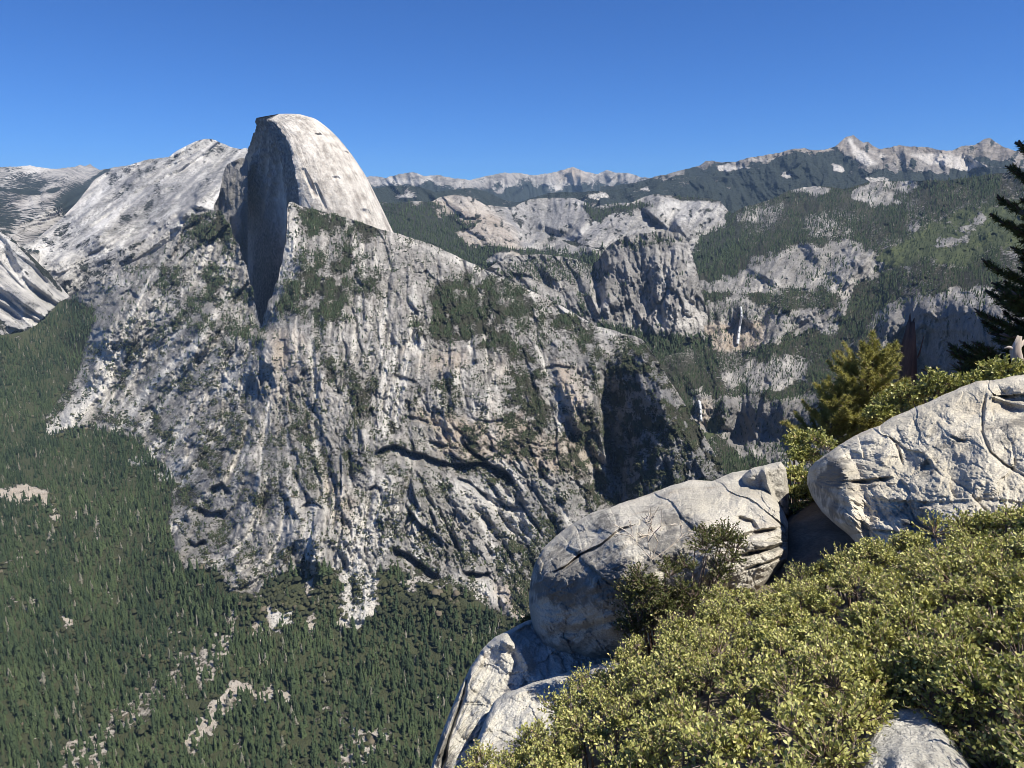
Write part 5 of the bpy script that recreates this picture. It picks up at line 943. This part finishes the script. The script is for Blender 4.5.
def leaf_var(n, r, light, dry=.04):
    a = np.clip(r.beta(2, 2, n)+light, 0, 1); d = (r.uniform(0, 1, n) < dry)*r.uniform(.3, 1, n); return np.stack([a, d, a*0, a*0+1], -1)
M_LEAF = leaf_mat("waxy shrub leaves", (.18, .21, .055), (.60, .58, .22), (.42, .30, .17), trans=.22, rough=.45, spec=.4)
M_LEAF_SHADE = leaf_mat("shaded shrub leaves", (.07, .09, .028), (.19, .20, .06), (.25, .18, .08), trans=.18, rough=.45, spec=.4)  # same leaves in a darker colour, standing for less light
M_TWIG = bark_mat("shrub twigs", (.12, .07, .05), (.30, .25, .21), 20)
def lumps_from(pg, dctrl, area, rr, seed, depth=.5):
    s = win(pg, 2); m = psdf(pg, GX[s], GY[s]) < 0; dd_ = np.exp(rbf([(a, b, math.log(c)) for a, b, c in dctrl], 8))[s]
    wgt = (m*(dd_/F)**2).astype(np.float64); N_ = max(3, int(wgt.sum()/area)); r = np.random.default_rng(seed); idx = r.choice(wgt.size, N_, p=(wgt/wgt.sum()).ravel())
    x = GX[s].ravel()[idx]+r.uniform(-.5, .5, N_); y = GY[s].ravel()[idx]+r.uniform(-.5, .5, N_); D = dd_.ravel()[idx]; rad = r.uniform(*rr, N_); x_ = np.where(r.uniform(0, 1, N_) < .3, 1.6, .4)*r.uniform(0, 1, N_)*rad
    return P(x, y, D+rad*depth+x_), rad, x, y
def foliage(c, rad, r, shoots=36, leaves=12, ll=(.010, .0175), lw=.58, up=.35, dead=.06):
    """leafy shoots springing from lump centres"""
    n = len(c)*shoots; cc = np.repeat(c, shoots, 0); ra = np.repeat(rad, shoots)
    d = r.normal(0, 1, (n, 3)); d[:, 2] = np.abs(d[:, 2])*.9+up-.35*(r.uniform(0, 1, n) < .3); d = unit(d)
    tip = cc+d*(ra*r.uniform(.72, 1.12, n))[:, None]; a0 = cc+d*(ra*.15)[:, None]
    sv, sf = sticks(a0, tip, np.full(n, .0022), np.full(n, .0011))
    live = r.uniform(0, 1, n) > dead; t0, a1, dd_ = tip[live], a0[live], d[live]; n2 = len(t0)
    k = np.repeat(np.arange(n2), leaves); u = np.tile(np.linspace(.38, 1.0, leaves), n2)+r.normal(0, .02, n2*leaves)
    b = a1[k]+(t0[k]-a1[k])*u[:, None]; rn = unit(np.cross(dd_[k], r.normal(0, 1, (len(k), 3))))
    ld = unit(dd_[k]*r.uniform(.3, 1.1, len(k))[:, None]+rn+[0, 0, .25]); sd_ = unit(np.cross(ld, r.normal(0, 1, (len(k), 3))))
    ln = r.uniform(*ll, len(k)); lv, lf = leaf_quads(b, ld, sd_, ln, ln*lw, r.uniform(0, .5, len(k)))
    return sv, sf, lv, lf, len(k), k
def shrub(label, c, rad, seed, mat, light=0, group=None, **kw):
    r = np.random.default_rng(seed); ctr = c.mean(0); ctr[2] = c[:, 2].min()-.2; rt = empty("shrub", ctr); tag(rt, label, "shrub", group); c = c-ctr
    sv, sf, lv, lf, nl, k = foliage(c, rad, r, **kw); shv = r.normal(0, .16, k.max()+1)
    mn = c+r.normal(0, .03, c.shape); rootp = c*[.55, .55, 0]+[0, 0, 0]; mv, mf = sticks(rootp, mn, np.full(len(c), .011), np.full(len(c), .004))
    build("branches", np.concatenate([sv, mv]), np.concatenate([sf, mf+len(sv)]), M_TWIG, rt)
    va = leaf_var(nl, r, light*1.6+r.normal(0, .05)); va[:, 0] = np.clip(va[:, 0]+shv[k], 0, 1)
    build("foliage", lv, lf, mat, rt, {"var": np.repeat(va, 6, 0)}, smooth=False); return rt
NEARD = [(470, 770, 3.1), (500, 745, 3.3), (560, 700, 3.5), (590, 676, 3.7), (640, 640, 3.7), (700, 600, 3.9), (760, 586, 4.3), (800, 570, 4.4), (600, 760, 2.35), (700, 760, 1.75), (700, 690, 2.6), (780, 640, 3.0), (780, 760, 1.65), (840, 700, 2.15), (840, 600, 3.4), (850, 800, 1.7), (470, 850, 2.4), (700, 850, 1.35), (850, 560, 4.2), (900, 550, 4.1), (1000, 520, 4.0), (960, 600, 3.0), (900, 640, 2.6), (1000, 690, 2.25), (1040, 760, 1.85), (1040, 560, 3.3), (960, 690, 2.2), (1120, 560, 3.2), (1120, 690, 2.3), (1120, 800, 1.9), (900, 700, 2.4), (1000, 770, 2.05)]
NEARPG = [(470, 775), (498, 748), (520, 738), (545, 712), (572, 694), (590, 676), (615, 668), (628, 648), (660, 628), (700, 606), (735, 596), (760, 596), (790, 590), (812, 566), (850, 552), (880, 552), (905, 540), (935, 530), (960, 526), (990, 522), (1024, 520), (1060, 516), (1120, 512), (1126, 858), (985, 858), (990, 800), (972, 768), (955, 738), (938, 715), (918, 704), (895, 704), (878, 712), (864, 734), (846, 768), (830, 860), (440, 860), (455, 800)]
c, rad, lx, ly = lumps_from(NEARPG, NEARD, .0036, (.05, .14), 400)
seeds = [((520, 770), "olive green shrub spilling over the slab at the bottom, leftmost of the leafy mass", .0), ((610, 700), "pale green leafy shrub in front of the rounded boulder's foot", .08), ((700, 640), "yellowish green shrub at centre just below the darker bush", .05), ((680, 760), "nearest leafy shrub at the bottom centre with brown twigs showing", .0), ((790, 610), "leafy shrub next to the patch of pale sand between the boulders", .05),
    ((800, 720), "leafy shrub immediately left of the low sunlit rock at the bottom", .0), ((890, 590), "broad yellow green shrub hugging the foot of the huge slanting boulder", .08), ((990, 560), "bright shrub at the right edge under the huge slanting boulder", .10), ((920, 665), "shrub with deep dark hollows just above the low sunlit rock", -.05), ((1010, 700), "darker shrub in the lower right corner beside the low sunlit rock", -.12)]
S_ = np.array([s_[0] for s_ in seeds]); own = np.argmin(np.hypot(lx[:, None]-S_[None, :, 0], (ly[:, None]-S_[None, :, 1])*1.3), 1)
ds_ = np.sort(np.hypot(lx[:, None]-S_[None, :, 0], (ly[:, None]-S_[None, :, 1])*1.3), 1); own[((ds_[:, 1]-ds_[:, 0]) < 9) & (np.random.default_rng(5).uniform(0, 1, len(own)) < .6)] = -1
for k, (q, lb, li) in enumerate(seeds):
    m = own == k
    if m.sum() > 2: shrub(lb, c[m], rad[m], 410+k, M_LEAF, li, "leafy shrubs in the foreground")
c, rad, _, _ = lumps_from([(626, 636), (624, 604), (636, 580), (662, 570), (690, 562), (697, 540), (708, 526), (722, 524), (736, 540), (738, 566), (728, 588), (700, 606), (668, 620), (645, 640)], [(630, 620, 4.2), (700, 580, 4.35), (720, 530, 4.6), (650, 600, 4.1)], .006, (.08, .15), 430)
shrub("dark green bush growing against the face of the rounded boulder", c, rad, 431, M_LEAF_SHADE, -.1)
c, rad, _, _ = lumps_from([(776, 505), (778, 480), (786, 462), (788, 446), (800, 436), (818, 440), (828, 450), (812, 462), (806, 478), (808, 496), (818, 512), (800, 518)], [(790, 450, 7.6), (790, 510, 6.6), (820, 450, 7.4)], .011, (.10, .18), 440)
shrub("green shrub growing in the gap between the two big boulders", c, rad, 441, M_LEAF, -.05, shoots=28, leaves=11, ll=(.022, .034))
c, rad, _, _ = lumps_from([(860, 432), (880, 410), (900, 396), (915, 385), (940, 380), (970, 374), (1000, 370), (1020, 368), (1030, 380), (990, 388), (950, 396), (915, 412), (880, 428)], [(870, 420, 7.6), (940, 385, 7.8), (1020, 375, 8.0)], .012, (.10, .17), 450)
shrub("low yellow green shrub along the crest behind the huge slanting boulder", c, rad, 451, M_LEAF, .0, shoots=28, leaves=11, ll=(.022, .034))
c, rad, _, _ = lumps_from([(505, 634), (520, 620), (536, 618), (540, 628), (520, 640)], [(510, 630, 6.7), (535, 625, 6.6)], .006, (.04, .08), 455)
shrub("dry tan tuft of brush on the pale ledge left of the rounded boulder", c, rad, 456, leaf_mat("dry brush leaves", (.16, .14, .06), (.30, .25, .12), None, .1, .7, .2), .0, shoots=30, leaves=9, ll=(.02, .03), dead=.3)

# ---- needle-leaved trees
def needles(tips, dirs, r, per, ln, wd, spread=.9):
    n = len(tips)*per; b = np.repeat(tips, per, 0)-np.repeat(dirs, per, 0)*(r.uniform(0, 1, n)*ln*1.6)[:, None]
    d = unit(np.repeat(dirs, per, 0)+r.normal(0, spread, (n, 3))); s = unit(np.cross(d, r.normal(0, 1, (n, 3))))
    L2 = ln*r.uniform(.6, 1.1, n); v = np.stack([b-s*wd/2, b+s*wd/2, b+d*L2[:, None]], 1); return v.reshape(-1, 3), np.arange(n*3).reshape(-1, 3)
M_PINE = leaf_mat("young pine needles", (.24, .24, .07), (.50, .46, .16), (.3, .2, .1), trans=.3, rough=.5, spec=.35)
M_FIR = leaf_mat("fir needles", (.035, .05, .02), (.16, .17, .05), (.15, .1, .05), trans=.10, rough=.6, spec=.25)
M_BARK = bark_mat("tree bark", (.09, .06, .045), (.22, .16, .12), 5)
def tube(pts, radii, sides=8):
    pts = np.array(pts, float); v = []; 
    for i, p_ in enumerate(pts):
        d = unit(pts[min(i+1, len(pts)-1)]-pts[max(i-1, 0)]); s = unit(np.cross(d, [.21, .94, .1])); q = np.cross(d, s); an = np.arange(sides)*2*math.pi/sides
        v.append(p_+(s[None]*np.cos(an)[:, None]+q[None]*np.sin(an)[:, None])*radii[i])
    f = gridf(len(pts), sides, True); v = np.concatenate(v); nv = len(v); v = np.concatenate([v, pts[:1], pts[-1:]])
    caps = np.array([(j, (j+1) % sides, nv) for j in range(sides)]+[(nv-sides+j, nv-sides+(j+1) % sides, nv+1) for j in range(sides)]); return v, f, caps
def pine(label, name, base, height, spread, mat, seed, n_br, tufts, per, ln, wd, bark, droop=.0, lo=.08, lean=(0, 0), cat="pine", trunk_r=.05, side=None, round_=False):
    r = np.random.default_rng(seed); rt = empty(name, base); tag(rt, label, cat)
    tp = [(lean[0]*u*height+.02*math.sin(u*9), lean[1]*u*height, u*height) for u in np.linspace(0, 1, 12)]
    v, f, c_ = tube(tp, [trunk_r*(1-u*.9) for u in np.linspace(0, 1, 12)]); build("trunk", v, [f, c_], bark, rt)
    A, B, T, Dr = [], [], [], []
    for i in range(n_br):
        u = lo+(1-lo)*(i+r.uniform(0, .9))/n_br; o = np.array([lean[0]*u*height, lean[1]*u*height, u*height]); an = i*2.4+r.normal(0, .35)
        if side is not None and r.uniform() < .6: an = side+r.normal(0, .8)
        L_b = spread*((1-u*u)**.5*(.6+.4*min(1, u*4)) if round_ else (1-u)**.42)*r.uniform(.6, 1.15)+.06*spread; el = .25+.55*u-droop*(1-u)+(r.uniform(-.3, .5) if round_ else 0)
        d = np.array([math.cos(an)*math.cos(el), math.sin(an)*math.cos(el), math.sin(el)]); prev = o; m_ = max(3, int(tufts*L_b/spread)); pd = d
        for k in range(m_):
            w_ = (k+1)/m_; pd = unit(d+np.array([0, 0, .45*w_*w_-droop*.4*w_])+r.normal(0, .05, 3)); nx = prev+pd*L_b/m_; A.append(prev); B.append(nx); prev = nx
            if w_ > .22:
                for sgn in (-1, 1):
                    for rep_ in range(2):
                        sd2 = unit(np.cross(pd, [0, 0, 1]))*sgn; q = unit(pd*.7+sd2*r.uniform(.5, 1)+np.array([0, 0, r.uniform(-.35, .6) if round_ else r.uniform(-.1, .35)])); l2 = L_b*.34*(1.15-w_)*r.uniform(.5, 1.1)+ln*.6; e = nx+q*l2; A.append(nx); B.append(e); 
                        for fr in np.linspace(.35, 1, max(1, int(l2/(ln*.9)))): T.append(nx+(e-nx)*fr); Dr.append(q)
        T.append(prev); Dr.append(pd)
    A, B, T, Dr = map(np.array, (A, B, T, Dr)); sv, sf = sticks(A, B, np.full(len(A), trunk_r*.14), np.full(len(A), trunk_r*.08)); build("branches", sv, sf, bark, rt)
    nv, nf = needles(T, Dr, r, per, ln, wd); var = leaf_var(len(T), r, 0, .03); build("needles", nv, nf, mat, rt, {"var": np.repeat(np.repeat(var, per, 0), 3, 0)}, smooth=False); return rt
b = P(860, 454, 8.8); pine("bushy yellow green young pine standing behind the huge slanting boulder", "young_pine", b, 1.18, .66, M_PINE, 500, 60, 9, 40, .050, .006, M_BARK, trunk_r=.03, round_=True)
b = P(828, 472, 8.6); pine("smaller rounded young pine left of the taller one, above the gap between boulders", "young_pine", b, .95, .60, M_PINE, 501, 46, 8, 40, .050, .006, M_BARK, trunk_r=.025, round_=True)
b = P(896, 440, 8.9); pine("stubby young pine partly hidden between the reddish snag and the huge boulder", "young_pine", b, .52, .42, M_PINE, 502, 36, 7, 40, .050, .006, M_BARK, trunk_r=.025, round_=True)
b = P(1062, 520, 21); pine("tall dark fir at the right edge with light tipped drooping boughs", "fir_tree", b, 12.8, 3.0, M_FIR, 503, 400, 11, 34, .17, .028, M_BARK, droop=.30, cat="fir", trunk_r=.22)
# broken reddish snag
def snag(name, label, pts, radii, mat, seed, limbs=()):
    r = np.random.default_rng(seed); rt = empty(name, pts[0]); tag(rt, label, "dead tree"); pts = np.array(pts)-np.array(pts[0]); v, f, c_ = tube(pts, radii, 12)
    ring = np.linalg.norm(v, axis=1) > 0; v = v+r.normal(0, radii[0]*.09, v.shape)*ring[:, None]; build("trunk", v, [f, c_], mat, rt, smooth=False)
    for l in limbs: v, f, c_ = tube(np.array(l[0])-0, l[1], 6); build("limb", v, [f, c_], mat, rt)
M_RED = bark_mat("reddish dead wood", (.07, .042, .032), (.22, .125, .085), 3); M_PALE = bark_mat("bleached dead wood", (.40, .33, .26), (.62, .56, .48), 8)
s0 = P(906, 425, 20); s1 = P(908, 372, 20); s2 = P(909, 345, 20); s3 = P(911, 322, 20); u_ = 20/850
snag("snag", "broken reddish brown dead trunk rising behind the young pines", [s0, s1, s2, s3], [.21, .19, .17, .07], M_RED, 600, [([s1-s0, s1-s0+np.array([.25, .05, .45]), s1-s0+np.array([.28, .0, .95])], [.03, .022, .01]), ([s2-s0, s2-s0+np.array([-.18, 0, .15])], [.025, .01]), ([s3-s0-np.array([.03, 0, .12]), s3-s0+np.array([-.05, 0, .22])], [.05, .008]), ([s3-s0-np.array([-.03, 0, .15]), s3-s0+np.array([.07, 0, .10])], [.05, .01])])
s0 = P(1021, 395, 8.6); s1 = P(1019, 368, 8.6); s2 = P(1016, 350, 8.6); s3 = P(1020, 336, 8.6)
snag("dead_stump", "bleached pale dead stump with broken limbs below the dark fir", [s0, s1, s2, s3], [.06, .05, .05, .02], M_PALE, 601, [([s2-s0, s2-s0+np.array([-.08, 0, .03]), s2-s0+np.array([-.12, 0, .02])], [.022, .014, .006]), ([s2-s0, s2-s0+np.array([.08, 0, .10]), s2-s0+np.array([.16, 0, .12])], [.025, .02, .01]), ([s1-s0, s1-s0+np.array([.10, 0, .08])], [.02, .008])])
# bare grey twigs lying on the rounded boulder beside the dark bush
r = np.random.default_rng(77); A = []; B = []
rt_ = P(652, 560, 4.52)
def grow(a, d, l, n):
    if n == 0: return
    b_ = a+d*l; A.append(a); B.append(b_)
    for k in range(2): grow(b_, unit(d+r.normal(0, .45, 3)), l*r.uniform(.6, .85), n-1)
for dd_ in ((-.25, .1, 1), (.3, .2, .9), (.8, .2, .5), (-.6, 0, .7)): grow(rt_, unit(np.array(dd_)), .13, 5)
A, B = np.array(A)-rt_, np.array(B)-rt_; v, f = sticks(A, B, np.full(len(A), .004), np.full(len(A), .0025)); o = build("dead_twigs", v, f, M_PALE, loc=rt_); tag(o, "bare grey twigs spreading over the rounded boulder beside the dark bush", "twigs")
